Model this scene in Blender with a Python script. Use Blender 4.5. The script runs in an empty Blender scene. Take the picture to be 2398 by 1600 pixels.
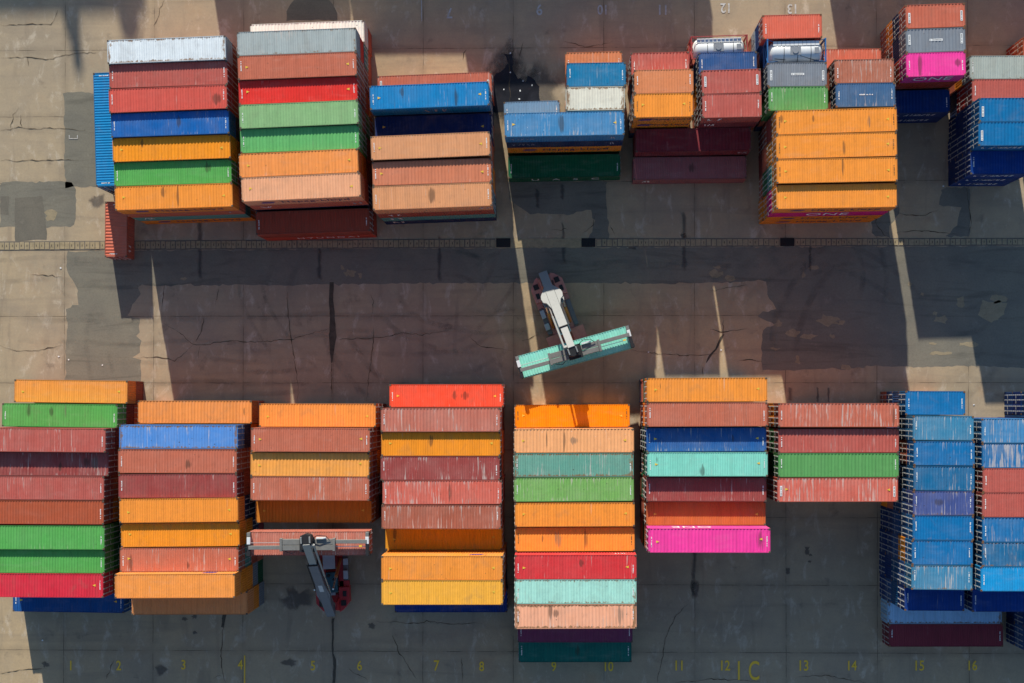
# A container yard seen from straight above in low sun.
# stacks: block, row, x, y, yaw, length, tiers, tall boxes, top paint, paints below, door end, fading, rust, lime specks, smears, roof marks
ROWS = [
 ['T1', '1', -39.728, 36.207, 1.92, 12.192, 4, 4, 'white', 'brown brown brown', 'W', 0.3, 0.8, 0, [], ''],
 ['T1', '2', -39.628, 33.735, 1.69, 12.192, 4, 3, 'redbrown', 'maroon brown brown', 'E', 0.35, 0.3, 0, [], 'w'],
 ['T1', '3', -39.656, 31.247, 1.98, 12.192, 4, 3, 'brick', 'brown maroon brown', 'E', 0.2, 0.25, 0, [[5.0, -0.2, 0.35]], 'w'],
 ['T1', '4', -39.527, 28.764, 1.76, 12.192, 4, 2, 'royal', 'navy orange brown', 'W', 0.55, 0.3, 0, [[0.9, 0.2, 0.2]], 'w'],
 ['T1', '5', -39.459, 26.286, 1.77, 12.192, 4, 1, 'orange2', 'orange2 brown seagreen', 'W', 0.2, 0.3, 0, [[-3.0, 0.6, 0.2]], 'y'],
 ['T1', '6', -39.418, 23.805, 1.46, 12.192, 4, 0, 'green', 'brown orange2 brown', 'E', 0.2, 0.2, 0, [[3.6, 0.45, 0.35]], 'w'],
 ['T1', '7', -39.218, 21.295, 1.75, 12.192, 4, 1, 'orange', 'brown seagreen orange2', 'W', 0.2, 0.35, 0, [[-1.1, 0.5, 0.25], [0.4, 0.1, 0.12]], 'y'],
 ['T2', '0', -26.359, 39.411, 1.75, 12.192, 2, 2, 'cream', 'brown', 'W', 0.15, 0.5, 0, [], ''],
 ['T2', '1', -26.351, 36.949, 1.88, 12.192, 4, 4, 'grey', 'red seagreen brown', 'W', 0.6, 0.6, 0, [], ''],
 ['T2', '2', -26.295, 34.492, 1.95, 12.192, 4, 4, 'brown', 'brown maroon brown', 'E', 0.25, 0.3, 0, [], 'wy'],
 ['T2', '3', -26.273, 32.028, 2.01, 12.192, 4, 3, 'red', 'brown brown orange2', 'E', 0.15, 0.2, 0, [], 'wy'],
 ['T2', '4', -26.131, 29.527, 2.22, 12.192, 4, 4, 'lgreen', 'brown green brown', 'E', 0.3, 0.25, 0, [], 'w'],
 ['T2', '5', -26.095, 27.048, 1.94, 12.192, 4, 3, 'lgreen2', 'green brown brown', 'E', 0.25, 0.25, 0, [], 'w'],
 ['T2', '6', -26.131, 24.534, 2.45, 12.192, 4, 4, 'orangef', 'orange2 brown brown', 'W', 0.3, 0.35, 0, [], 'y'],
 ['T2', '7', -25.895, 22.076, 2.45, 12.192, 4, 4, 'peach2', 'brown navy brown', 'W', 0.4, 0.35, 0, [], 'y'],
 ['T2', '8', -25.819, 19.421, 1.75, 12.192, 2, 1, 'redbrown3', 'brick2', 'E', 0.1, 0.2, 0, [], 'w'],
 ['T3', '0', -12.79, 33.903, 1.99, 12.192, 2, 1, 'brown2', 'brown', 'E', 0.5, 0.3, 0, [], 'W'],
 ['T3', '1', -12.802, 31.449, 1.95, 12.192, 4, 3, 'blue', 'navy brown navy', 'E', 0.45, 0.35, 0, [[-2.8, 0.5, 0.22], [2.7, -0.4, 0.25]], 'wy'],
 ['T3', '2', -12.705, 28.958, 1.52, 12.192, 3, 1, 'navy2', 'navy brown', 'E', 0.3, 0.2, 0, [], 'y'],
 ['T3', '3', -12.695, 26.307, 2.17, 12.192, 4, 3, 'tan', 'brown brown brown', 'E', 0.35, 0.25, 0, [], 'wy'],
 ['T3', '4', -12.578, 23.687, 1.8, 12.192, 4, 2, 'tan2', 'brown orange2 brown', 'E', 0.3, 0.25, 0, [], 'wy'],
 ['T3', '5', -12.544, 21.212, 1.98, 12.192, 4, 2, 'tan', 'redbrown3 seagreen navy', 'E', 0.4, 0.3, 0, [[-0.05, 0.1, 0.5]], 'w'],
 ['T4', '0', -2.481, 31.609, 1.58, 6.058, 1, 0, 'steel', '', 'E', 0.4, 0.3, 0, [], 'w'],
 ['T4b', 'a', 4.158, 36.255, 1.26, 6.058, 2, 0, 'brown3', 'brown', 'E', 0.6, 0.3, 0, [], 'w'],
 ['T4b', 'b', 4.267, 33.748, 0.56, 6.058, 4, 0, 'blue2', 'navy brown navy', 'E', 0.5, 0.4, 0, [], 'w'],
 ['T4b', 'c', 4.159, 31.287, 0.56, 6.058, 4, 0, 'white2', 'navy orange2 brown', 'E', 0.3, 0.9, 0, [], ''],
 ['T4', '1', 0.976, 28.487, 0.88, 12.192, 4, 3, 'steel2', 'navy orange2 green2', 'E', 0.75, 0.3, 0.9, [[-0.3, 0, 0.3]], 'wy'],
 ['T4', '2', 1.039, 25.761, 0.88, 12.192, 1, 0, 'dgreen', '', 'E', 0.1, 0.15, 0, [], 'w'],
 ['T5', '0', 11.019, 35.472, 1.13, 6.058, 3, 0, 'redbrown', 'brown brown', 'W', 0.7, 0.3, 0, [], 'w'],
 ['T5', '1', 11.185, 33.014, 0.91, 6.058, 4, 0, 'brown4', 'brown blue2 brown', 'W', 0.25, 0.3, 0, [], 'w'],
 ['T5', '2', 11.152, 30.556, 0.74, 6.058, 4, 0, 'orange', 'orange2 brown navy', 'W', 0.1, 0.15, 0, [], 'yk'],
 ['T5', '3', 14.696, 27.994, 0.79, 12.192, 2, 1, 'maroon2', 'redbrown3', 'E', 0.2, 0.15, 0, [], ''],
 ['T5', '4', 14.602, 25.447, 0.43, 12.192, 1, 1, 'maroon3', '', 'E', 0.15, 0.1, 0, [[0.2, 0, 0.4]], ''],
 ['T6', '1', 18.07, 35.454, 0.99, 6.058, 3, 0, 'navyblue', 'navyblue brown', 'W', 0.45, 0.25, 0, [], 'w'],
 ['T6', '2', 18.083, 32.977, 1.52, 6.058, 4, 0, 'redbrown', 'navy orange2 brown', 'W', 0.5, 0.25, 0, [], 'W'],
 ['T6', '3', 18.149, 30.501, 0.99, 6.058, 4, 0, 'redbrown', 'maroon2 brown brown', 'W', 0.5, 0.25, 0, [], 'w'],
 ['T7', '0', 24.307, 38.576, 1.06, 6.058, 4, 0, 'coral', 'navyblue white brown', 'W', 0.35, 0.3, 0, [], 'w'],
 ['T7', '2', 24.8, 33.65, 0.36, 6.058, 4, 0, 'slate', 'navy orange2 brown', 'W', 0.5, 0.3, 0, [], 'P'],
 ['T7', '3', 24.908, 31.195, 0.51, 6.058, 4, 0, 'green3', 'green2 brown navy', 'W', 0.55, 0.3, 0, [], 'w'],
 ['T7b', '0', 31.617, 36.421, 0.58, 6.058, 2, 0, 'brown2', 'brown', 'W', 0.7, 0.3, 0, [], ''],
 ['T7b', '1', 31.627, 33.969, 0.61, 6.058, 4, 0, 'brown5', 'brown brown orange2', 'W', 0.75, 0.4, 0, [], 'w'],
 ['T7b', '2', 31.746, 31.521, 0.63, 6.058, 4, 0, 'navyblue2', 'brown navy brown', 'W', 0.5, 0.3, 0, [], 'wc'],
 ['O', '1', 28.53, 28.605, 1.49, 12.192, 4, 4, 'orange', 'maroon brown maroon', 'W', 0.1, 0.15, 0, [[-5.5, 0.4, 0.2], [-2.3, 0.3, 0.13], [3.3, -0.1, 0.15]], 'yk'],
 ['O', '2', 28.525, 26.12, 1.24, 12.192, 4, 4, 'orange', 'orange2 brown maroon', 'W', 0.1, 0.12, 0, [[0.8, -0.2, 0.15]], 'yk'],
 ['O', '3', 28.57, 23.605, 0.96, 12.192, 4, 4, 'orange', 'seagreen green2 brown', 'W', 0.1, 0.12, 0, [[0.6, 0.5, 0.12]], 'yk'],
 ['O', '4', 28.587, 21.042, 0.87, 12.192, 4, 3, 'orange', 'magenta2 orange2 orange2', 'W', 0.15, 0.2, 0, [], 'y'],
 ['T8', '1', 38.869, 39.576, 1.74, 6.058, 4, 0, 'brown2', 'navy orange2 brown', 'W', 0.15, 0.25, 0, [], 'W'],
 ['T8', '2', 38.882, 37.086, 1.74, 6.058, 4, 0, 'slate', 'navy brown brown', 'W', 0.3, 0.3, 0, [], 'P'],
 ['T8', '3', 38.907, 34.627, 1.57, 6.058, 4, 0, 'magenta', 'brick2 brown navy', 'W', 0.1, 0.15, 0, [[-1.6, 0, 0.3], [2.2, 0.1, 0.35]], 'w'],
 ['T8', '4', 38.833, 32.01, 1.04, 6.058, 2, 0, 'navy3', 'navy3', 'W', 0.05, 0.1, 0, [], 'w'],
 ['T9', '1', 46.167, 34.941, 0, 6.058, 3, 0, 'grey2', 'orange2 brown', 'W', 0.3, 0.5, 0, [], 'w'],
 ['T9', '2', 46.414, 32.491, 0, 6.058, 3, 0, 'redbrown', 'red navy', 'W', 0.3, 0.5, 0, [], 'w'],
 ['T9', '3', 46.31, 29.942, 0, 6.058, 4, 0, 'blue3', 'navy3 navy3 navy3', 'W', 0.05, 0.2, 0, [], 'W'],
 ['T9', '4', 46.216, 27.492, 0, 6.058, 4, 0, 'blue3', 'navy3 navy3 navy3', 'W', 0.05, 0.2, 0, [], 'W'],
 ['T9', '5', 46.23, 25.044, 0, 6.058, 3, 0, 'navy4', 'navy3 navy3', 'W', 0.05, 0.2, 0, [], 'w'],
 ['B1', '1', -51.751, 1.283, -0.71, 12.192, 2, 1, 'orangef2', 'redbrown3', 'W', 0.2, 0.2, 0, [], 'y'],
 ['B1', '2', -51.962, -1.264, -0.71, 12.192, 3, 1, 'green', 'maroon2 brown', 'E', 0.25, 0.25, 0, [[-3.3, 0.6, 0.2], [-0.9, 0.4, 0.25], [0.6, 0.4, 0.13]], 'w'],
 ['B1', '3', -51.998, -3.752, -0.35, 12.192, 4, 4, 'redbrown', 'maroon2 brown brown', 'E', 0.6, 0.25, 0, [], 'w'],
 ['B1', '4', -51.903, -6.22, -0.16, 12.192, 4, 2, 'redbrown2', 'brown maroon2 brown', 'E', 0.8, 0.3, 0, [[1.1, -0.3, 0.2], [3.9, 0.2, 0.3], [4.7, 0.1, 0.35]], ''],
 ['B1', '5', -52.34, -8.689, -0.14, 12.192, 4, 2, 'redbrown', 'brown brown orange2', 'E', 0.65, 0.25, 0, [], 'w'],
 ['B1', '6', -52.368, -11.192, -0.15, 12.192, 4, 2, 'brown6', 'orange2 brown brown', 'E', 0.15, 0.2, 0, [], 'w'],
 ['B1', '7', -52.295, -13.781, -0.05, 12.192, 4, 2, 'green', 'green2 brown brown', 'E', 0.4, 0.3, 0, [], 'w'],
 ['B1', '8', -52.382, -16.241, -0.03, 12.192, 4, 1, 'green', 'green2 brown navy', 'E', 0.2, 0.2, 0, [], 'w'],
 ['B1', '9', -52.401, -18.701, -0.12, 12.192, 4, 2, 'crimson', 'redbrown3 brown brown', 'E', 0.2, 0.15, 0, [], 'wy'],
 ['B1', '10', -52.92, -21.509, -0.67, 12.192, 1, 1, 'navyblue3', '', 'E', 0.2, 0.2, 0, [], 'wy'],
 ['B2', '1', -38.327, -0.912, 0.01, 12.192, 2, 2, 'orangef', 'brown', 'W', 0.25, 0.25, 0, [[5.3, 0.1, 0.1]], ''],
 ['B2', '2', -38.5, -3.432, 0.01, 12.192, 4, 3, 'cornflower', 'navy orange2 orange2', 'E', 0.75, 0.9, 0, [], ''],
 ['B2', '3', -38.595, -5.915, 0.01, 12.192, 4, 3, 'brown', 'brown orange2 orange2', 'E', 0.4, 0.35, 0, [[1.1, -0.3, 0.25]], 'w'],
 ['B2', '4', -38.566, -8.439, 0.41, 12.192, 4, 3, 'maroon', 'brown orange2 brown', 'E', 0.5, 0.2, 0, [], 'w'],
 ['B2', '5', -38.367, -10.919, 0.71, 12.192, 4, 4, 'orange', 'navy navy brown', 'W', 0.08, 0.12, 0, [], 'y'],
 ['B2', '6', -38.295, -13.427, 0.71, 12.192, 4, 3, 'orange3', 'orange2 navy maroon2', 'W', 0.15, 0.2, 0, [], 'y'],
 ['B2', '7', -38.403, -15.981, 0.47, 12.192, 4, 3, 'brown', 'seagreen redbrown3 brown', 'E', 0.7, 0.3, 0, [[-5.0, -0.6, 0.25], [0.9, -0.6, 0.2]], 'wy'],
 ['B2', '8', -38.359, -18.431, 0.47, 12.192, 5, 0, 'orangef2', 'orange2 orange2 grey3 dgreen', 'W', 0.25, 0.3, 0, [], ''],
 ['B2', '9', -38.211, -20.894, 0.32, 12.192, 3, 1, 'tan3', 'orange2 grey3', 'W', 0.05, 0.15, 0, [], ''],
 ['B3', '1', -24.698, -1.231, -0.09, 12.192, 3, 3, 'orangef2', 'brown brown', 'E', 0.2, 0.2, 0, [], 'y'],
 ['B3', '2', -24.94, -3.732, -0.18, 12.192, 4, 3, 'brown', 'brown maroon2 brown', 'E', 0.4, 0.3, 0, [], 'wy'],
 ['B3', '3', -25.061, -6.248, -0.26, 12.192, 4, 2, 'amber', 'brown orange2 brown', 'E', 0.2, 0.25, 0, [], 'y'],
 ['B3', '4', -25.057, -8.71, -0.14, 12.192, 4, 2, 'brown', 'redbrown3 brown brown', 'E', 0.8, 0.3, 0, [], 'w'],
 ['B3', '5', -25.201, -11.255, -0.11, 12.192, 3, 1, 'brownor', 'brown maroon2', 'E', 0.05, 0.1, 0, [], 'y'],
 ['C', '1', -11.547, 0.826, 0.12, 12.192, 2, 0, 'redor', 'brown', 'E', 0.4, 0.3, 0, [[0.9, 0, 0.25], [2.0, 0, 0.35]], 'wy'],
 ['C', '2', -11.642, -1.668, 0.16, 12.192, 4, 3, 'brown7', 'brown brown maroon2', 'E', 0.8, 0.35, 0, [], 'w'],
 ['C', '3', -11.636, -4.142, 0.09, 12.192, 4, 2, 'orange3', 'brown orange2 brown', 'E', 0.1, 0.2, 0, [[-1.0, 0.3, 0.2]], 'y'],
 ['C', '4', -11.704, -6.621, 0.12, 12.192, 4, 2, 'maroon', 'maroon2 brown brown', 'E', 0.8, 0.3, 0.6, [], 'w'],
 ['C', '5', -11.507, -9.085, 0.26, 12.192, 4, 2, 'brick3', 'brown brown maroon2', 'E', 0.9, 0.3, 0, [[0.8, 0, 0.18]], 'w'],
 ['C', '6', -11.6, -11.596, 0.04, 12.192, 4, 2, 'brown8', 'brown maroon2 brown', 'E', 0.8, 0.3, 0, [], 'w'],
 ['C', '7', -11.572, -14.06, 0.18, 12.192, 3, 1, 'orange5', 'brown brown', 'E', 0.05, 0.15, 0, [[-5.1, 0.6, 0.15]], 'y'],
 ['C', '8', -11.326, -16.519, 0.09, 12.192, 5, 1, 'orange', 'orange2 brown orange2 brown', 'E', 0.25, 0.35, 0, [], 'y'],
 ['C', '9', -11.306, -18.979, 0.19, 12.192, 5, 1, 'yellow', 'brown orange2 brown navy', 'E', 0.2, 0.3, 0, [], 'y'],
 ['C', '10', -11.261, -21.431, 0.24, 12.192, 1, 0, 'royal2', '', 'E', 0.3, 0.15, 0, [], ''],
 ['D', '1', 1.855, -1.322, 0.46, 12.192, 2, 2, 'orange4', 'orange2', 'W', 0.03, 0.1, 0, [], 'yk'],
 ['D', '2', 1.963, -3.786, 0.33, 12.192, 4, 3, 'peach', 'brown orange2 brown', 'W', 0.3, 0.4, 0.8, [[-2.8, 0.1, 0.08], [-1.0, 0, 0.1], [-0.1, 0, 0.35]], 'y'],
 ['D', '3', 1.931, -6.259, 0.29, 12.192, 4, 3, 'seagreen2', 'seagreen brown brown', 'W', 0.8, 0.9, 0, [], 'w'],
 ['D', '4', 1.949, -8.743, 0.46, 12.192, 4, 3, 'green4', 'green2 brown navy', 'W', 0.85, 0.4, 0, [], 'w'],
 ['D', '5', 2.03, -11.306, 0.39, 12.192, 4, 3, 'orange', 'orange2 brown orange2', 'W', 0.1, 0.15, 0, [], 'y'],
 ['D', '6', 2.047, -13.838, 0.33, 12.192, 4, 2, 'orange', 'brown orange2 brown', 'W', 0.15, 0.2, 0, [[-3.3, 0.1, 0.12], [1.1, -0.1, 0.15], [-1.7, 0, 0.3]], 'k'],
 ['D', '7', 2.091, -16.388, 0.29, 12.192, 5, 1, 'crimson2', 'red brown orange2 brown', 'W', 0.45, 0.3, 0, [[0.6, 0.4, 0.25]], 'wy'],
 ['D', '8', 2.084, -18.85, 0.22, 12.192, 5, 1, 'aqua', 'seagreen brown navy brown', 'W', 0.3, 0.7, 0, [], 'w'],
 ['D', '9', 2.09, -21.326, 0.48, 12.192, 5, 1, 'pinkpeach', 'maroon2 brown redbrown3 brown', 'W', 0.6, 0.95, 0, [[-2.5, 0.5, 0.2], [-2.0, 0.3, 0.3], [4.4, 0, 0.3]], 'w'],
 ['D', '10', 2.166, -24.174, 0.2, 12.192, 2, 0, 'plum', 'navy', 'W', 0.1, 0.1, 0, [], 'w'],
 ['D', '11', 2.187, -26.72, 0.34, 12.192, 1, 1, 'dteal', '', 'W', 0.1, 0.15, 0, [[0.3, 0, 0.3]], 'w'],
 ['E', '1', 15.412, 1.386, 0.23, 12.192, 4, 4, 'orange', 'dgreen brown navy', 'W', 0.3, 0.25, 0, [[-4.7, 0.4, 0.06]], 'y'],
 ['E', '2', 15.422, -1.119, 0.25, 12.192, 4, 4, 'brown', 'orange2 brown brown', 'W', 0.55, 0.3, 0, [], 'w'],
 ['E', '3', 15.414, -3.676, 0.24, 12.192, 4, 2, 'royal3', 'dgreen navy brown', 'W', 0.7, 0.2, 0, [[2.7, 0.1, 0.15]], 'wy'],
 ['E', '4', 15.455, -6.169, 0.08, 12.192, 4, 4, 'aqua2', 'dgreen brown navy', 'W', 0.25, 0.3, 0, [[-5.1, 0.5, 0.06], [-0.5, -0.7, 0.2]], 'wy'],
 ['E', '5', 15.409, -8.75, -0.01, 12.192, 4, 2, 'redbrown2', 'brown dgreen brown', 'W', 0.6, 0.2, 0, [], 'w'],
 ['E', '6', 15.432, -11.231, 0.28, 12.192, 4, 0, 'rust', 'brown brown maroon2', 'W', 0.15, 0.2, 0, [], 'y'],
 ['E', '7', 15.434, -13.702, 0.06, 12.192, 5, 1, 'magenta', 'brown dgreen brown brown', 'W', 0.1, 0.25, 0, [[5.0, 0, 0.35]], 'wy'],
 ['F', '1', 28.766, -1.18, -0.02, 12.192, 4, 3, 'brown2', 'orange2 brown brown', 'W', 0.8, 0.3, 0, [[5.5, -0.1, 0.2]], 'w'],
 ['F', '2', 28.814, -3.783, 0.18, 12.192, 4, 2, 'redbrown', 'green2 brown brown', 'W', 0.5, 0.3, 0, [], 'w'],
 ['F', '3', 28.797, -6.265, 0.05, 12.192, 4, 2, 'green3', 'green2 brown maroon2', 'W', 0.15, 0.3, 0, [], 'w'],
 ['F', '4', 28.71, -8.765, 0.23, 12.192, 4, 2, 'brick3', 'brown brown orange2', 'W', 0.95, 0.3, 0, [], 'Wy'],
 ['G', '1', 38.77, 0.044, -0.25, 6.058, 4, 0, 'blue4', 'navyblue navyblue brown', 'W', 0.25, 0.3, 0, [], 'w'],
 ['G', '2', 38.808, -2.472, -0.41, 6.058, 5, 0, 'steel3', 'blue5 navy3 navyblue navy3', 'W', 0.85, 0.5, 0, [], 'w'],
 ['G', '3', 38.892, -4.986, -0.2, 6.058, 5, 0, 'blue4', 'brown navyblue brown navy3', 'W', 0.5, 0.5, 0, [], 'w'],
 ['G', '4', 38.861, -7.49, -0.41, 6.058, 5, 0, 'blue6', 'blue5 navyblue navy3 navy3', 'W', 0.7, 0.5, 0, [], 'w'],
 ['G', '5', 38.8, -9.965, 0.09, 6.058, 5, 0, 'slateblue', 'navyblue blue5 brown orange2', 'W', 0.7, 0.6, 0, [[-0.4, 0.1, 0.5]], 'w'],
 ['G', '6', 38.768, -12.433, -0.26, 6.058, 5, 0, 'blue4', 'blue5 navyblue navy3 navy3', 'W', 0.15, 0.5, 0, [], 'w'],
 ['G', '7', 38.675, -14.9, -0.13, 6.058, 5, 0, 'blue4', 'orange2 navyblue navy3 navy3', 'W', 0.4, 0.5, 0, [], 'w'],
 ['G', '8', 38.631, -17.378, -0.41, 6.058, 5, 0, 'steel3', 'navyblue blue5 navy3 navy3', 'W', 0.9, 0.6, 0, [], 'w'],
 ['G', '9', 38.624, -19.879, -0.2, 6.058, 4, 0, 'navy4', 'blue5 navyblue navy3', 'W', 0.1, 0.2, 0, [], 'w'],
 ['G', '10', 41.841, -22.448, 0.27, 12.192, 1, 1, 'paleblue', '', 'W', 0.4, 0.8, 0, [], ''],
 ['G', '11', 41.991, -24.898, 0.29, 12.192, 1, 1, 'maroon4', '', 'W', 0.1, 0.1, 0, [], 'w'],
 ['J', '0', 52.308, 0.031, 0, 6.058, 4, 0, 'blue4', 'blue5 navy3 navyblue', 'W', 0.4, 0.4, 0, [], 'w'],
 ['J', '1', 52.301, -2.488, 0, 6.058, 4, 0, 'blue4', 'navyblue blue5 navyblue', 'W', 0.4, 0.4, 0, [], 'w'],
 ['H', '2', 45.635, -2.734, 0, 6.058, 5, 0, 'steel2', 'navy3 navyblue navy3 navy3', 'W', 0.9, 0.4, 0, [], 'w'],
 ['H', '3', 45.658, -5.222, 0, 6.058, 5, 0, 'blue4', 'navyblue seagreen navy3 navy3', 'W', 1.3, 0.4, 0, [], ''],
 ['H', '4', 45.721, -7.676, 0, 6.058, 5, 0, 'redbrown', 'brown maroon2 brown navy3', 'W', 0.3, 0.3, 0, [], 'w'],
 ['H', '5', 45.665, -10.126, 0, 6.058, 5, 0, 'redbrown', 'brown maroon2 navy3 navy3', 'W', 0.3, 0.3, 0, [], 'w'],
 ['H', '6', 45.668, -12.608, 0, 6.058, 5, 0, 'blue4', 'navy3 navyblue navy3 navy3', 'W', 0.7, 0.4, 0, [], 'w'],
 ['H', '7', 45.64, -15.058, 0, 6.058, 5, 0, 'blue6', 'navyblue navy3 navy3 navy3', 'W', 0.8, 0.7, 0, [], 'w'],
 ['H', '8', 45.493, -17.509, 0, 6.058, 5, 0, 'skyblue', 'blue5 navy3 navy3 navy3', 'W', 0.3, 0.4, 0, [], 'w'],
 ['H', '9', 45.473, -19.969, 0, 6.058, 4, 0, 'navy4', 'navy3 navy3 navy3', 'W', 0.1, 0.2, 0, [], 'w'],
 ['J', '2', 52.433, -22.3, 0, 6.058, 4, 0, 'navy4', 'navy3 navy3 navy3', 'W', 0.1, 0.2, 0, [], 'w'],
 ['J', '3', 52.426, -24.785, 0, 6.058, 4, 0, 'navy4', 'navy3 navyblue navy3', 'W', 0.1, 0.2, 0, [], 'w'],
 ['T9', '0', 52.618, 37.563, 0, 6.058, 4, 0, 'brick', 'brick2 brown brick2', 'W', 0.1, 0.2, 0, [], 'w'],
 ['T6', '0', 17.536, 37.923, 1.69, 6.058, 2, 0, 'TANKR', 'brown', 'W', 0.1, 0.2, 0, [], 'w'],
 ['T7', '1', 24.76, 36.127, 0.89, 6.058, 4, 0, 'TANKB', 'navyblue brown orange2', 'W', 0.1, 0.2, 0, [], 'w'],
]
HIDDEN = set('E-1.2 D-2.2 T7-3.3 F-1.2 E-3.3 E-1.1 C-8.2 T7b-1.1 T3-1.2 E-6.1 E-4.1 T9-1.2 F-4.2 C-2.3 T7b-2.1 E-5.3 E-2.1 T7-0.3 E-1.3 C-9.2 T5-1.1 E-7.3 B3-4.3 B2-7.2 G-5.3 G-4.2 B2-6.3 E-7.2 T8-2.3 T6-3.3 T3-0.1 T5-1.3 T5-0.2 B2-1.1 T3-4.3 H-2.4 E-6.2 C-5.1 E-5.2 D-2.1 T7-1.2 T3-2.1 G-5.4 F-3.2 E-7.4 C-9.3 T3-2.2 E-4.3 T3-3.3 J-1.2 C-1.1 T3-4.1 C-3.2 C-3.1 J-3.1 C-8.4 C-8.3 C-4.1 T6-1.2 J-1.3 H-7.1 E-2.3 C-6.2 C-6.1 C-4.3 C-4.2 C-3.3 T5-1.2 C-6.3 C-5.2 B3-3.3 B2-2.2 T3-3.1 C-9.4 E-6.3 C-7.2 C-7.1 B3-1.2 B2-7.3 B2-3.2 T3-3.2 C-5.3 T6-2.3 T3-4.2 T2-7.3 B2-4.2 C-2.1 H-8.1 T2-5.3 H-4.1 T4b-b.1 T4b-c.1 J-1.1 T4b-b.2 G-2.3 B1-4.1 T9-0.1 T3-1.3 D-1.1 H-2.3 G-2.4 T4b-a.1 J-2.1 H-3.1 F-4.3 F-3.3 B3-2.3 B1-7.2 T9-0.0 T8-3.3 T7b-2.3 T7b-2.2 T7b-1.3 T7b-1.2 T7b-0.1 T7-2.3 T7-2.2 T7-1.3 T4b-c.3 T4b-c.2 T4b-b.3 T1-6.3 T1-6.2 T1-5.3 T1-5.2 T1-4.3 T1-4.2 T1-3.3 T1-3.2 T1-2.3 T1-2.2 T1-1.3 T1-1.2 J-3.0 J-2.0 J-1.0 J-0.0 H-9.3 H-9.2 H-9.1 H-8.4 H-8.3 H-8.2 H-7.4 H-7.3 H-7.2 H-6.4 H-6.3 H-6.2 H-6.1 H-5.4 H-5.3 H-5.2 H-5.1 H-4.4 H-4.3 H-4.2 H-3.4 H-3.3 H-3.2 H-2.2 H-2.1 G-4.4 G-4.3 G-3.4 G-3.3 F-2.3 F-1.3 D-9.4 D-9.3 D-9.2 D-9.1 D-8.4 D-8.3 D-8.2 D-8.1 D-7.4 D-7.3 D-7.2 D-6.3 D-6.2 D-6.1 D-5.3 D-5.2 D-5.1 D-4.3 D-4.2 D-4.1 D-3.3 D-3.2 D-3.1 D-2.3 D-10.1 C-9.1 B2-5.3 B2-4.3 B2-3.3 B1-9.3 B1-9.2 B1-8.3 B1-8.2 B1-7.3 B1-6.3 B1-6.2 B1-5.3 B1-5.2 B1-4.3 B1-4.2 B1-3.3 B1-3.2'.split())
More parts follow.
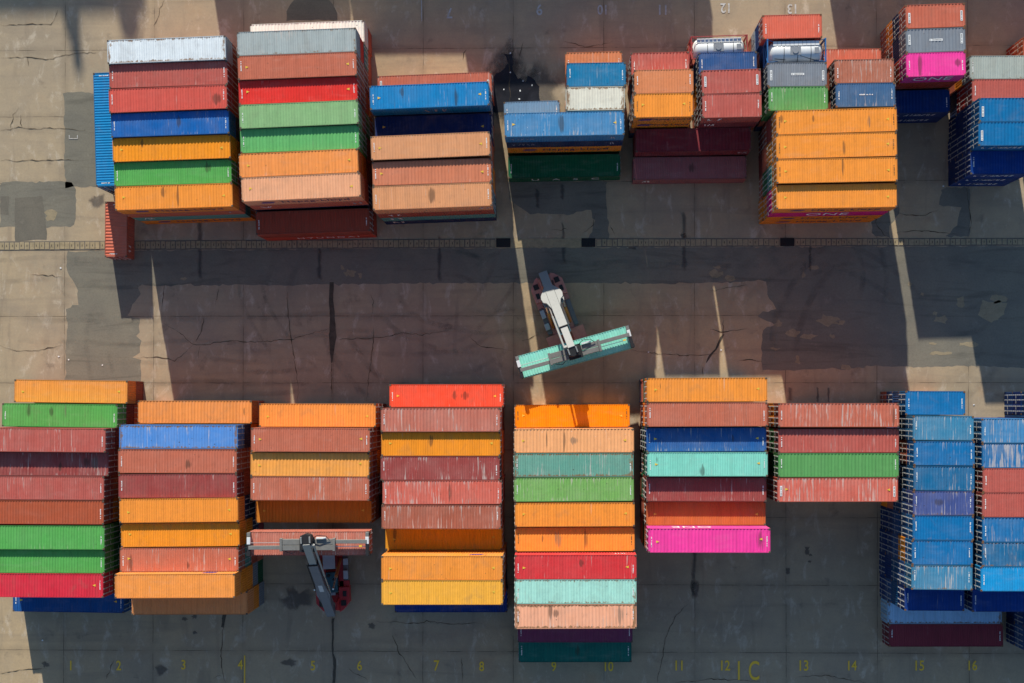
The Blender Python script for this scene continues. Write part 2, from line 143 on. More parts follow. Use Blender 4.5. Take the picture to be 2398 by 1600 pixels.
GROUND = {"asphalt":[[[-54.24,16.91],[-28.35,17.09],[-7.03,17.18],[23.55,17.25],[51.45,17.23],[58.97,17.21],[58.92,3.97],[51.41,3.93],[46.25,4.12],[39.03,3.94],[33.76,4.13],[31.94,3.66],[30.07,3.89],[26.33,3.62],[22.87,3.66],[22.73,4.56],[22.88,8.08],[24.24,8.74],[22.04,9.63],[24.24,10.43],[23.35,11.98],[23.35,13.53],[18.85,13.31],[12.28,13.23],[1.93,13.34],[-18.85,13.24],[-33.1,13.12],[-45.96,13.14],[-46.25,12.91],[-46.11,12.1],[-46.77,11.43],[-47.53,9.63],[-46.2,9.49],[-46.0,8.02],[-46.52,7.54],[-46.0,6.88],[-46.0,5.64],[-46.61,5.26],[-45.99,4.88],[-45.99,2.37],[-54.39,2.37],[-54.31,6.22],[-54.17,8.03],[-54.32,10.5],[-53.03,11.11],[-53.04,12.58],[-54.33,15.06]],[[-61.79,24.69],[-53.64,24.67],[-53.26,23.52],[-53.39,19.72],[-56.41,19.53],[-61.77,19.74]],[[-54.58,34.62],[-49.94,34.6],[-49.81,24.18],[-54.55,24.0]],[[-5.14,24.55],[5.8,24.6],[5.71,21.92],[6.03,18.05],[3.73,18.05],[4.39,20.03],[4.06,21.45],[1.46,20.89],[-2.78,21.0],[-5.05,22.52]],[[42.48,23.68],[45.51,23.76],[45.59,18.42],[42.93,18.23],[44.34,19.92],[44.57,21.56],[42.24,21.8]],[[34.78,19.95],[35.94,20.88],[36.41,22.29],[37.58,22.38],[37.95,20.88],[36.64,19.47],[36.87,18.39],[35.01,18.3]]],"darkpatch":[[[-60.06,22.93],[-57.09,22.96],[-56.6,20.2],[-56.5,18.3],[-60.14,18.02]],[[-61.78,23.07],[-60.83,23.07],[-60.82,21.07],[-61.78,21.07]],[[-29.1,44.81],[-25.06,44.78],[-24.01,43.35],[-24.01,42.5],[-29.72,42.53],[-29.72,43.62]]],"concrete":[[[49.26,10.16],[49.24,9.73],[48.47,9.25],[47.89,8.8],[46.9,9.38],[46.41,9.69],[46.6,10.16],[46.74,10.89],[46.87,11.35],[47.9,11.04],[48.62,11.22],[49.58,10.86]],[[49.68,11.47],[49.43,11.16],[49.11,11.09],[48.73,11.07],[48.25,10.86],[48.07,11.23],[47.78,11.47],[47.92,11.82],[48.36,11.93],[48.74,12.01],[49.02,11.89],[49.52,11.66]],[[44.93,11.1],[44.95,10.72],[44.82,10.52],[44.54,10.51],[44.28,10.59],[44.02,10.79],[44.04,11.1],[44.12,11.49],[44.19,11.57],[44.55,11.71],[44.88,11.8],[44.94,11.43]],[[43.02,9.23],[42.88,9.02],[42.92,8.8],[42.45,8.74],[42.2,8.95],[41.59,9.01],[41.75,9.23],[41.75,9.46],[42.13,9.49],[42.45,9.51],[42.79,9.66],[43.02,9.35]],[[30.82,9.06],[31.25,8.78],[30.51,8.68],[29.99,8.48],[29.51,8.69],[29.26,8.83],[28.62,9.06],[29.28,9.36],[29.49,9.77],[29.99,9.68],[30.71,9.55],[31.4,9.36]],[[31.83,8.82],[31.73,8.69],[31.66,8.51],[31.48,8.54],[31.34,8.62],[31.19,8.71],[31.14,8.82],[31.21,8.92],[31.21,9.08],[31.48,9.08],[31.75,9.09],[31.92,8.99]],[[26.85,7.75],[26.62,7.48],[26.58,7.27],[26.11,7.28],[25.65,7.35],[25.32,7.53],[25.28,7.75],[25.56,8.02],[25.61,8.01],[26.11,8.31],[26.53,8.0],[26.94,7.9]],[[28.81,7.37],[28.3,7.26],[28.27,7.11],[27.88,7.0],[27.6,7.21],[27.1,7.28],[27.0,7.37],[27.14,7.54],[27.44,7.62],[27.88,7.59],[28.28,7.59],[28.66,7.54]],[[24.88,6.06],[24.65,6.01],[24.63,5.94],[24.33,5.91],[24.12,5.95],[23.75,5.99],[23.96,6.06],[23.73,6.11],[24.04,6.17],[24.33,6.18],[24.55,6.18],[24.97,6.11]],[[28.9,14.89],[29.13,14.74],[28.75,14.58],[28.46,14.69],[28.07,14.7],[28.0,14.71],[27.88,14.89],[28.05,15.07],[28.22,15.07],[28.46,15.14],[28.77,15.2],[29.06,14.98]],[[27.54,14.09],[27.54,13.95],[27.47,13.95],[27.38,13.8],[27.3,13.85],[27.16,13.96],[27.17,14.09],[27.24,14.24],[27.29,14.35],[27.38,14.39],[27.49,14.31],[27.54,14.18]],[[18.57,14.25],[18.41,14.06],[17.98,13.91],[17.73,13.85],[17.28,13.84],[17.09,14.02],[16.97,14.25],[17.16,14.59],[17.46,14.75],[17.73,14.7],[17.96,14.55],[18.53,14.57]],[[19.96,13.78],[19.92,13.67],[19.57,13.53],[19.28,13.41],[18.94,13.45],[18.92,13.62],[18.65,13.78],[18.75,13.95],[19.03,14.1],[19.28,14.08],[19.64,14.06],[19.7,13.89]],[[18.25,15.0],[18.36,14.88],[18.09,14.85],[17.92,14.84],[17.74,14.9],[17.67,14.91],[17.49,15.0],[17.62,15.13],[17.71,15.13],[17.92,15.25],[18.17,15.21],[18.27,15.08]],[[30.75,7.41],[30.74,7.29],[30.73,7.22],[30.55,7.26],[30.43,7.2],[30.36,7.3],[30.23,7.42],[30.23,7.49],[30.41,7.54],[30.55,7.54],[30.67,7.53],[30.72,7.54]],[[46.34,6.51],[46.48,6.37],[46.03,6.24],[45.46,6.24],[44.93,6.28],[44.44,6.39],[44.44,6.51],[44.37,6.63],[45.11,6.67],[45.47,6.7],[45.94,6.74],[46.58,6.61]],[[39.22,13.08],[39.12,12.96],[39.05,12.87],[38.96,12.94],[38.79,12.88],[38.76,12.99],[38.69,13.08],[38.77,13.2],[38.77,13.27],[38.96,13.33],[39.09,13.28],[39.26,13.18]],[[26.88,4.69],[26.97,4.51],[26.84,4.23],[26.71,4.41],[26.58,4.39],[26.46,4.46],[26.51,4.69],[26.49,4.88],[26.57,5.16],[26.71,5.23],[26.84,5.11],[26.93,4.91]],[[32.57,3.99],[32.23,3.77],[32.17,3.65],[31.94,3.68],[31.76,3.76],[31.46,3.75],[31.41,3.99],[31.4,4.22],[31.71,4.2],[31.94,4.4],[32.2,4.2],[32.41,4.11]],[[-22.09,14.42],[-22.2,14.18],[-22.31,14.02],[-22.65,14.08],[-22.95,14.2],[-23.11,14.17],[-23.32,14.43],[-23.07,14.64],[-22.99,14.8],[-22.65,14.72],[-22.46,14.84],[-22.01,14.58]],[[-23.32,14.99],[-23.37,14.85],[-23.49,14.77],[-23.6,14.76],[-23.68,14.82],[-23.77,14.84],[-23.77,15.0],[-23.74,15.15],[-23.69,15.14],[-23.6,15.3],[-23.47,15.26],[-23.39,15.08]],[[-21.39,14.19],[-21.33,14.1],[-21.51,13.93],[-21.6,13.87],[-21.71,13.97],[-21.83,14.04],[-21.77,14.19],[-21.76,14.32],[-21.68,14.43],[-21.61,14.37],[-21.53,14.37],[-21.42,14.34]],[[-40.89,13.89],[-40.86,13.82],[-41.08,13.68],[-41.2,13.68],[-41.39,13.78],[-41.51,13.79],[-41.52,13.89],[-41.37,13.97],[-41.3,14.06],[-41.2,14.09],[-41.07,14.09],[-40.89,14.0]],[[24.99,8.78],[25.0,8.65],[24.93,8.56],[24.7,8.49],[24.51,8.46],[24.23,8.66],[24.33,8.78],[24.41,8.89],[24.54,9.13],[24.7,9.21],[24.91,8.98],[25.02,8.97]],[[-55.41,20.91],[-55.5,20.59],[-55.72,20.36],[-56.03,20.47],[-56.43,20.24],[-56.57,20.67],[-56.6,20.92],[-56.77,21.24],[-56.47,21.5],[-56.03,21.63],[-55.67,21.53],[-55.36,21.13]],[[41.95,6.56],[41.81,6.51],[41.69,6.46],[41.51,6.44],[41.25,6.47],[41.15,6.48],[41.03,6.56],[40.98,6.62],[41.3,6.69],[41.51,6.69],[41.8,6.66],[41.9,6.61]],[[43.62,5.48],[43.5,5.41],[42.85,5.31],[42.2,5.25],[41.5,5.37],[40.94,5.37],[41.0,5.48],[41.4,5.55],[41.66,5.69],[42.2,5.67],[42.68,5.66],[43.48,5.6]],[[40.52,11.95],[40.46,11.86],[40.47,11.75],[40.36,11.77],[40.29,11.8],[40.15,11.87],[40.12,11.95],[40.16,12.03],[40.24,12.16],[40.36,12.08],[40.42,12.09],[40.52,12.04]],[[41.95,9.84],[42.02,9.74],[41.89,9.67],[41.75,9.71],[41.62,9.72],[41.57,9.73],[41.5,9.84],[41.55,9.94],[41.65,10.02],[41.75,10.09],[41.86,10.03],[42.0,9.93]]],"stain":[[[-39.66,22.53],[-39.67,21.39],[-39.77,20.25],[-39.71,19.11],[-39.71,17.97],[-39.64,16.83],[-39.73,15.69],[-39.61,14.55],[-39.69,13.42],[-39.08,13.41],[-39.16,14.55],[-39.05,15.69],[-39.14,16.83],[-39.07,17.97],[-39.08,19.11],[-39.02,20.25],[-39.12,21.39],[-39.14,22.53]],[[-26.31,17.51],[-26.29,17.01],[-26.3,16.5],[-26.29,16.0],[-26.23,15.5],[-26.36,15.0],[-26.31,14.49],[-26.32,13.99],[-26.36,13.49],[-25.77,13.48],[-25.81,13.99],[-25.82,14.49],[-25.77,14.99],[-25.91,15.5],[-25.84,16.0],[-25.84,16.5],[-25.85,17.01],[-25.83,17.51]],[[-12.95,18.76],[-12.94,18.08],[-12.95,17.41],[-12.96,16.73],[-12.97,16.06],[-12.98,15.39],[-12.97,14.71],[-13.04,14.04],[-13.01,13.37],[-12.58,13.37],[-12.53,14.04],[-12.57,14.71],[-12.54,15.39],[-12.53,16.06],[-12.52,16.73],[-12.51,17.41],[-12.49,18.08],[-12.45,18.75]],[[0.66,24.29],[0.61,24.06],[0.67,23.82],[0.58,23.58],[0.59,23.35],[0.67,23.11],[0.58,22.88],[0.7,22.64],[0.71,22.4],[1.0,22.4],[1.01,22.64],[1.12,22.87],[1.04,23.11],[1.12,23.35],[1.13,23.58],[1.03,23.82],[1.09,24.05],[1.04,24.29]],[[0.57,20.28],[0.77,19.66],[0.79,19.04],[0.65,18.42],[0.83,17.8],[0.72,17.18],[0.76,16.56],[0.84,15.94],[0.85,15.32],[1.23,15.32],[1.21,15.94],[1.25,16.56],[1.25,17.18],[1.11,17.8],[1.26,18.42],[1.08,19.04],[1.06,19.66],[1.23,20.28]],[[13.84,21.42],[13.98,20.54],[14.02,19.65],[13.97,18.77],[13.9,17.88],[14.01,17.0],[14.05,16.12],[13.88,15.24],[14.05,14.35],[14.46,14.35],[14.63,15.23],[14.46,16.12],[14.51,17.0],[14.62,17.88],[14.55,18.77],[14.5,19.65],[14.54,20.53],[14.68,21.42]],[[28.0,17.85],[28.0,17.41],[27.89,16.97],[27.95,16.53],[27.92,16.09],[27.94,15.65],[27.89,15.21],[27.96,14.76],[27.96,14.32],[28.21,14.32],[28.21,14.76],[28.28,15.2],[28.23,15.65],[28.25,16.09],[28.22,16.53],[28.28,16.97],[28.17,17.41],[28.18,17.85]],[[-8.88,26.45],[-8.68,25.89],[-8.79,25.33],[-8.91,24.77],[-8.85,24.21],[-8.82,23.64],[-8.96,23.08],[-8.81,22.52],[-8.9,21.96],[-8.0,21.96],[-8.09,22.52],[-7.94,23.08],[-8.07,23.64],[-8.05,24.2],[-7.99,24.76],[-8.11,25.33],[-8.22,25.89],[-8.02,26.45]],[[-2.19,23.83],[-2.12,23.53],[-2.19,23.24],[-2.15,22.94],[-2.11,22.65],[-2.17,22.35],[-2.13,22.06],[-2.2,21.76],[-2.27,21.47],[-1.59,21.47],[-1.66,21.76],[-1.73,22.06],[-1.7,22.35],[-1.75,22.65],[-1.71,22.94],[-1.67,23.24],[-1.74,23.53],[-1.67,23.83]],[[15.17,-15.27],[15.11,-16.03],[15.18,-16.79],[15.07,-17.55],[15.0,-18.32],[15.05,-19.08],[14.92,-19.84],[15.04,-20.6],[14.85,-21.37],[15.47,-21.36],[15.36,-20.6],[15.55,-19.84],[15.48,-19.08],[15.61,-18.32],[15.61,-17.55],[15.58,-16.79],[15.72,-16.03],[15.73,-15.27]],[[25.36,-18.06],[25.34,-18.14],[25.36,-18.23],[25.38,-18.32],[25.42,-18.41],[25.38,-18.5],[25.35,-18.58],[25.4,-18.67],[25.39,-18.76],[25.8,-18.76],[25.8,-18.67],[25.84,-18.58],[25.82,-18.49],[25.78,-18.41],[25.82,-18.32],[25.84,-18.23],[25.86,-18.14],[25.84,-18.06]],[[27.39,-15.71],[27.51,-15.83],[27.5,-15.94],[27.56,-16.06],[27.4,-16.18],[27.45,-16.29],[27.44,-16.41],[27.52,-16.53],[27.53,-16.65],[27.88,-16.64],[27.89,-16.53],[27.97,-16.41],[27.96,-16.29],[28.01,-16.18],[27.85,-16.06],[27.91,-15.94],[27.9,-15.82],[28.02,-15.71]],[[28.79,1.88],[28.75,1.64],[28.8,1.41],[28.79,1.17],[28.79,0.94],[28.75,0.7],[28.82,0.47],[28.75,0.23],[28.83,0.0],[28.97,0.0],[29.05,0.23],[28.98,0.47],[29.05,0.7],[29.01,0.94],[29.01,1.17],[29.0,1.41],[29.05,1.64],[29.02,1.88]],[[29.91,1.88],[29.9,1.64],[29.93,1.41],[29.9,1.17],[29.95,0.94],[29.97,0.7],[29.94,0.47],[29.95,0.23],[29.9,0.0],[30.23,0.0],[30.18,0.23],[30.19,0.47],[30.17,0.7],[30.18,0.94],[30.24,1.17],[30.21,1.41],[30.24,1.64],[30.23,1.88]],[[25.67,1.88],[25.65,1.67],[25.6,1.47],[25.63,1.26],[25.63,1.06],[25.6,0.85],[25.61,0.65],[25.64,0.44],[25.7,0.23],[26.03,0.23],[26.08,0.44],[26.11,0.65],[26.12,0.85],[26.09,1.06],[26.09,1.26],[26.12,1.47],[26.07,1.67],[26.06,1.88]],[[15.02,-19.49],[14.95,-19.72],[14.94,-19.96],[14.9,-20.19],[14.95,-20.43],[14.97,-20.66],[15.1,-20.9],[14.98,-21.13],[15.11,-21.37],[15.68,-21.36],[15.81,-21.13],[15.7,-20.9],[15.82,-20.66],[15.84,-20.43],[15.89,-20.19],[15.86,-19.96],[15.85,-19.72],[15.77,-19.49]],[[-44.72,17.32],[-45.01,17.12],[-44.86,17.1],[-45.19,16.9],[-45.39,17.1],[-45.64,16.98],[-45.72,17.21],[-45.55,17.32],[-45.67,17.49],[-45.59,17.52],[-45.39,17.52],[-45.14,17.55],[-45.09,17.51],[-44.71,17.43]],[[8.91,17.19],[9.0,17.06],[8.95,16.93],[8.8,16.95],[8.56,17.01],[8.46,17.05],[8.16,17.09],[8.16,17.19],[8.33,17.28],[8.46,17.41],[8.58,17.36],[8.79,17.5],[9.02,17.48],[9.13,17.35]],[[-26.77,-21.73],[-26.81,-22.4],[-28.02,-22.33],[-28.42,-22.79],[-29.15,-22.86],[-30.0,-22.52],[-30.21,-22.12],[-30.49,-21.74],[-29.49,-21.29],[-29.74,-20.55],[-28.97,-20.2],[-28.22,-20.97],[-27.42,-20.5],[-26.62,-21.15]],[[-28.7,-28.67],[-28.6,-28.91],[-29.06,-29.21],[-29.24,-28.98],[-29.57,-28.98],[-29.91,-28.93],[-30.17,-28.85],[-30.47,-28.67],[-29.95,-28.38],[-29.96,-28.35],[-29.67,-28.39],[-29.26,-28.12],[-29.08,-28.27],[-28.45,-28.47]],[[-56.1,-28.96],[-56.06,-29.17],[-56.39,-29.29],[-56.48,-29.15],[-56.61,-29.36],[-56.78,-29.23],[-56.78,-29.07],[-56.89,-28.97],[-57.0,-28.83],[-56.76,-28.61],[-56.65,-28.57],[-56.45,-28.65],[-56.37,-28.8],[-56.16,-28.79]],[[-42.77,-29.48],[-43.07,-29.76],[-43.09,-29.8],[-43.54,-30.15],[-43.84,-30.19],[-43.96,-30.0],[-44.1,-29.74],[-44.15,-29.48],[-44.35,-29.22],[-43.97,-28.98],[-43.85,-28.95],[-43.56,-28.87],[-43.19,-29.18],[-42.98,-29.31]],[[-40.57,-23.89],[-40.63,-23.94],[-40.82,-24.01],[-40.93,-24.13],[-41.07,-24.01],[-41.27,-24.03],[-41.29,-23.97],[-41.32,-23.9],[-41.29,-23.84],[-41.23,-23.68],[-41.11,-23.68],[-40.92,-23.72],[-40.84,-23.71],[-40.83,-23.79]],[[-39.7,-23.66],[-39.62,-23.78],[-39.8,-23.87],[-39.83,-23.79],[-40.01,-23.84],[-40.18,-23.92],[-40.09,-23.75],[-40.26,-23.66],[-40.34,-23.6],[-40.07,-23.49],[-40.02,-23.37],[-39.85,-23.34],[-39.66,-23.41],[-39.59,-23.58]],[[-39.58,-25.4],[-39.57,-25.46],[-39.82,-25.53],[-39.88,-25.57],[-39.96,-25.61],[-40.09,-25.52],[-40.09,-25.49],[-40.11,-25.41],[-40.13,-25.29],[-40.04,-25.27],[-40.01,-25.22],[-39.87,-25.16],[-39.8,-25.21],[-39.66,-25.34]],[[-50.12,22.56],[-49.99,22.29],[-50.31,21.97],[-50.61,21.8],[-51.02,21.82],[-51.49,21.85],[-51.56,22.27],[-51.92,22.57],[-51.52,22.89],[-51.34,23.25],[-51.03,23.05],[-50.65,23.27],[-50.09,23.29],[-50.14,22.84]],[[-19.76,-24.53],[-19.83,-24.68],[-19.89,-24.93],[-20.12,-24.98],[-20.37,-24.82],[-20.61,-24.75],[-20.49,-24.7],[-20.54,-24.54],[-20.66,-24.42],[-20.48,-24.28],[-20.37,-24.31],[-20.15,-24.18],[-20.06,-24.28],[-19.91,-24.39]],[[7.59,-25.14],[7.5,-25.34],[7.41,-25.51],[7.16,-25.67],[7.0,-25.75],[6.9,-25.53],[6.75,-25.37],[6.49,-25.15],[6.64,-24.86],[6.87,-24.62],[6.99,-24.63],[7.16,-24.88],[7.3,-24.76],[7.42,-24.89]],[[28.21,-16.64],[28.31,-16.72],[28.24,-16.79],[28.13,-16.72],[28.03,-16.76],[27.97,-16.78],[27.87,-16.69],[27.95,-16.64],[27.87,-16.57],[28.0,-16.57],[28.05,-16.45],[28.1,-16.5],[28.23,-16.57],[28.27,-16.59]],[[28.19,-17.35],[28.1,-17.43],[28.1,-17.5],[28.03,-17.54],[27.93,-17.43],[27.92,-17.51],[27.79,-17.42],[27.74,-17.35],[27.78,-17.28],[27.91,-17.23],[27.92,-17.2],[28.03,-17.26],[28.09,-17.24],[28.16,-17.27]],[[14.54,18.5],[14.51,18.35],[14.42,18.3],[14.23,18.13],[14.09,18.17],[13.98,18.18],[13.92,18.38],[13.84,18.5],[13.76,18.59],[13.99,18.77],[14.09,18.69],[14.22,18.83],[14.44,18.78],[14.38,18.62]]],"puddle":[[[-5.47,38.69],[-4.67,38.59],[-4.53,37.55],[-4.67,36.8],[-4.1,36.04],[-3.16,35.56],[-2.87,36.22],[-2.21,35.84],[-1.74,35.08],[-1.65,33.52],[-0.8,32.24],[-7.03,32.26],[-6.94,35.43],[-6.56,36.52],[-5.99,36.71],[-5.14,37.56]]],"tar":[[[-24.93,13.48],[-24.45,13.39],[-24.54,11.59],[-24.35,9.7],[-24.16,7.33],[-24.44,5.91],[-24.58,4.49],[-24.68,4.49],[-24.92,5.91],[-24.97,7.57],[-24.87,9.46],[-25.02,11.59]],[[-24.64,-23.75],[-24.41,-23.75],[-24.45,-27.61],[-24.12,-28.32],[-24.26,-30.91],[-24.54,-30.91],[-24.45,-28.32],[-24.64,-27.61]],[[-36.79,-23.41],[-36.41,-23.41],[-36.65,-24.83],[-36.88,-24.73]],[[18.38,7.66],[18.66,7.62],[17.81,5.88],[17.16,5.22],[16.73,4.47],[16.59,4.47],[16.97,5.31],[17.63,5.97]]],"crack":[[[-43.43,8.87],[-41.18,7.58],[-40.23,6.63],[-39.27,6.49],[-35.94,6.96],[-32.61,6.86],[-29.29,7.1],[-25.01,8.28],[-24.63,8.65]],[[-39.99,6.63],[-41.18,5.45],[-42.13,4.74],[-42.85,4.88],[-44.28,5.17],[-46.42,5.07]],[[-38.9,9.48],[-39.28,7.82],[-39.85,6.87]],[[-39.37,6.3],[-39.51,4.98]],[[-29.67,12.35],[-29.48,9.7],[-29.19,7.33],[-28.71,4.02],[-28.42,2.13],[-28.52,0.24]],[[-20.37,12.06],[-19.99,11.35],[-20.27,9.69]],[[-20.04,8.51],[-20.08,6.85],[-20.36,4.49],[-20.65,2.13],[-20.83,0.24]],[[-23.83,7.09],[-21.69,7.19],[-20.03,7.18]],[[-37.29,12.79],[-37.62,10.9]],[[-43.34,13.28],[-43.57,10.67]],[[-24.72,4.49],[-24.67,2.13],[-24.67,0.71]],[[-21.22,7.23],[-18.85,7.32],[-16.96,7.79],[-14.59,7.6],[-11.75,8.03]],[[-9.39,7.31],[-8.21,6.28],[-4.67,5.8]],[[-3.63,6.93],[-1.84,7.54]],[[8.52,5.88],[11.34,5.5],[14.16,5.31],[16.5,5.31],[17.91,5.5]],[[18.52,9.54],[18.61,7.99],[18.38,7.29]],[[20.25,4.7],[21.66,4.84],[22.83,4.65]],[[16.97,8.13],[18.61,7.85],[21.19,8.22]],[[16.84,12.28],[18.85,12.7],[21.2,13.07]],[[16.27,4.0],[16.31,3.15]],[[-61.85,42.15],[-58.97,42.27],[-56.09,42.21],[-55.71,43.06],[-55.37,43.78]],[[-44.6,41.95],[-44.12,42.76],[-43.88,43.95],[-43.41,44.9]],[[-61.83,38.52],[-58.71,38.6],[-56.32,38.25],[-54.88,38.77],[-53.2,39.0],[-51.05,39.03]],[[-58.71,38.5],[-58.62,37.6]],[[-61.81,30.41],[-59.65,30.78],[-57.97,30.54],[-56.53,30.68],[-54.62,30.57],[-52.22,30.42]],[[-60.61,30.69],[-60.28,32.12],[-59.7,32.98]],[[-59.41,30.78],[-59.51,32.12]],[[-61.8,27.08],[-58.92,27.02],[-54.13,27.09],[-52.93,27.09]],[[-61.73,6.42],[-59.81,5.84],[-57.42,5.94],[-54.55,6.51]],[[-58.16,14.26],[-54.81,14.11]],[[1.0,40.08],[3.36,39.4],[6.18,39.86]],[[-4.67,40.39],[-4.62,37.55]],[[-3.96,38.02],[-3.49,39.91]],[[-9.64,39.24],[-10.06,38.77],[-10.16,38.06]],[[-5.05,39.07],[-5.0,32.82]],[[-36.36,-23.41],[-36.84,-25.3],[-36.74,-26.24],[-36.97,-27.66],[-36.88,-29.08],[-36.73,-30.02],[-36.35,-30.96]],[[-36.87,-30.02],[-37.78,-30.5]],[[-48.82,-28.42],[-49.68,-30.55]],[[-61.65,-20.79],[-57.82,-20.73],[-55.91,-21.01]],[[-61.62,-30.03],[-58.75,-29.54],[-56.36,-29.44]],[[-22.84,-29.26],[-20.71,-30.52]],[[-19.77,-24.06],[-17.4,-24.2],[-14.81,-24.28],[-14.1,-24.04],[-11.74,-24.36],[-7.96,-24.26]],[[-17.88,-25.7],[-17.17,-27.58],[-16.22,-28.99],[-15.27,-30.4]],[[-10.32,-28.03],[-10.13,-29.91],[-10.22,-30.85]],[[14.6,-22.07],[13.19,-23.48],[12.25,-25.6],[11.88,-27.71],[11.55,-29.35],[11.22,-30.76]],[[26.75,-29.99],[30.01,-29.88],[32.81,-30.43],[34.21,-30.66]],[[13.19,-30.66],[17.87,-30.26],[22.54,-30.48]],[[36.64,18.06],[35.24,19.95],[35.95,21.35]],[[45.28,24.14],[45.41,21.79],[45.73,19.45],[45.26,18.37]],[[37.58,20.88],[40.38,20.64],[42.24,21.33]],[[37.57,18.77],[39.91,18.99],[44.1,18.61]],[[3.11,18.86],[4.06,19.32],[4.53,20.98]],[[6.17,19.56],[6.65,18.61]],[[-20.76,18.21],[-21.23,18.92]],[[-0.42,19.1],[1.46,19.19]]],"drain":[[[-64.65,18.03],[-6.56,18.22],[-6.56,17.23],[-64.64,17.03]],[[4.62,18.21],[24.72,18.18],[24.72,17.28],[4.62,17.25]],[[26.45,18.18],[55.26,18.14],[55.26,17.33],[26.45,17.28]]],"drainplain":[[[-4.86,18.19],[2.92,18.2],[2.92,17.23],[-4.86,17.2]]],"grate":[[[-6.46,18.24],[-4.9,18.24],[-4.9,17.26],[-6.46,17.25]],[[2.97,18.23],[4.48,18.23],[4.48,17.27],[2.97,17.27]],[[24.81,18.2],[26.36,18.2],[26.36,17.31],[24.81,17.3]]],"num":[["1",-53.69,-29.14,22],["2",-48.34,-29.12,22],["3",-41.11,-29.0,22],["4",-34.79,-28.97,22],["5",-26.72,-29.04,22],["6",-21.56,-29.02,22],["7",-13.06,-28.98,24],["8",-8.06,-29.05,22],["9",-0.1,-29.02,22],["10",5.87,-29.0,22],["11",13.66,-28.87,23],["12",18.66,-28.85,23],["1 C",21.14,-29.45,44],["13",27.26,-28.82,24],["14",32.53,-28.8,22],["15",39.89,-28.77,23],["16",45.65,-28.74,22]],"numw":[["7",-11.63,43.28,24],["9",-1.69,43.6,25],["10",5.34,43.55,22],["11",11.93,43.51,23],["12",18.89,43.66,22],["13",26.21,43.52,22]],"joint":{"x0":-44.52,"dx":9.9875,"y0":9.68,"dy":7.41},"litter":[[-55.12,5.22],[-54.02,4.84],[-50.24,4.27],[-54.96,15.06],[-3.82,34.57],[-3.91,33.67],[-4.91,36.61],[45.91,-0.14],[-2.5,35.18],[-5.61,34.72],[42.67,23.87],[10.35,5.65],[18.28,5.88],[-4.91,38.74],[-3.49,35.65],[-56.85,-26.32]],"yline":[[[-34.38,-27.89],[-34.24,-27.89],[-34.24,-30.95],[-34.38,-30.95]]],"bracket":[[-53.56,29.57]],"wline":[[[-14.8,44.72],[-14.71,44.72],[-14.68,42.35],[-14.78,42.35]]]}
CAM = dict(f=3077, H=145, PP=(1237, 921),
 X=[0.999797073, -0.000157121, -0.020144182],
 Y=[-0.0, -0.999969583, 0.007799568],
 Z=[-0.020144795, -0.007797985, -0.999766662])
SUN, SKY = 7.0, 0.15
import bpy, bmesh, math, random
from mathutils import Vector, Matrix

SC = bpy.context.scene
COL = SC.collection
PI = math.pi
random.seed(11)

# ------------------------------------------------------------------ helpers
def lin(c):
    c = c / 255.0
    return c / 12.92 if c <= 0.04045 else ((c + 0.055) / 1.055) ** 2.4

def paint(rgb, k=0.86):
    """a paint's base colour from its look in sunlight"""
    c = [max(0.004, lin(v) / k) for v in rgb]
    m = max(1.0, max(c) / 0.93)
    return tuple(v / m for v in c)

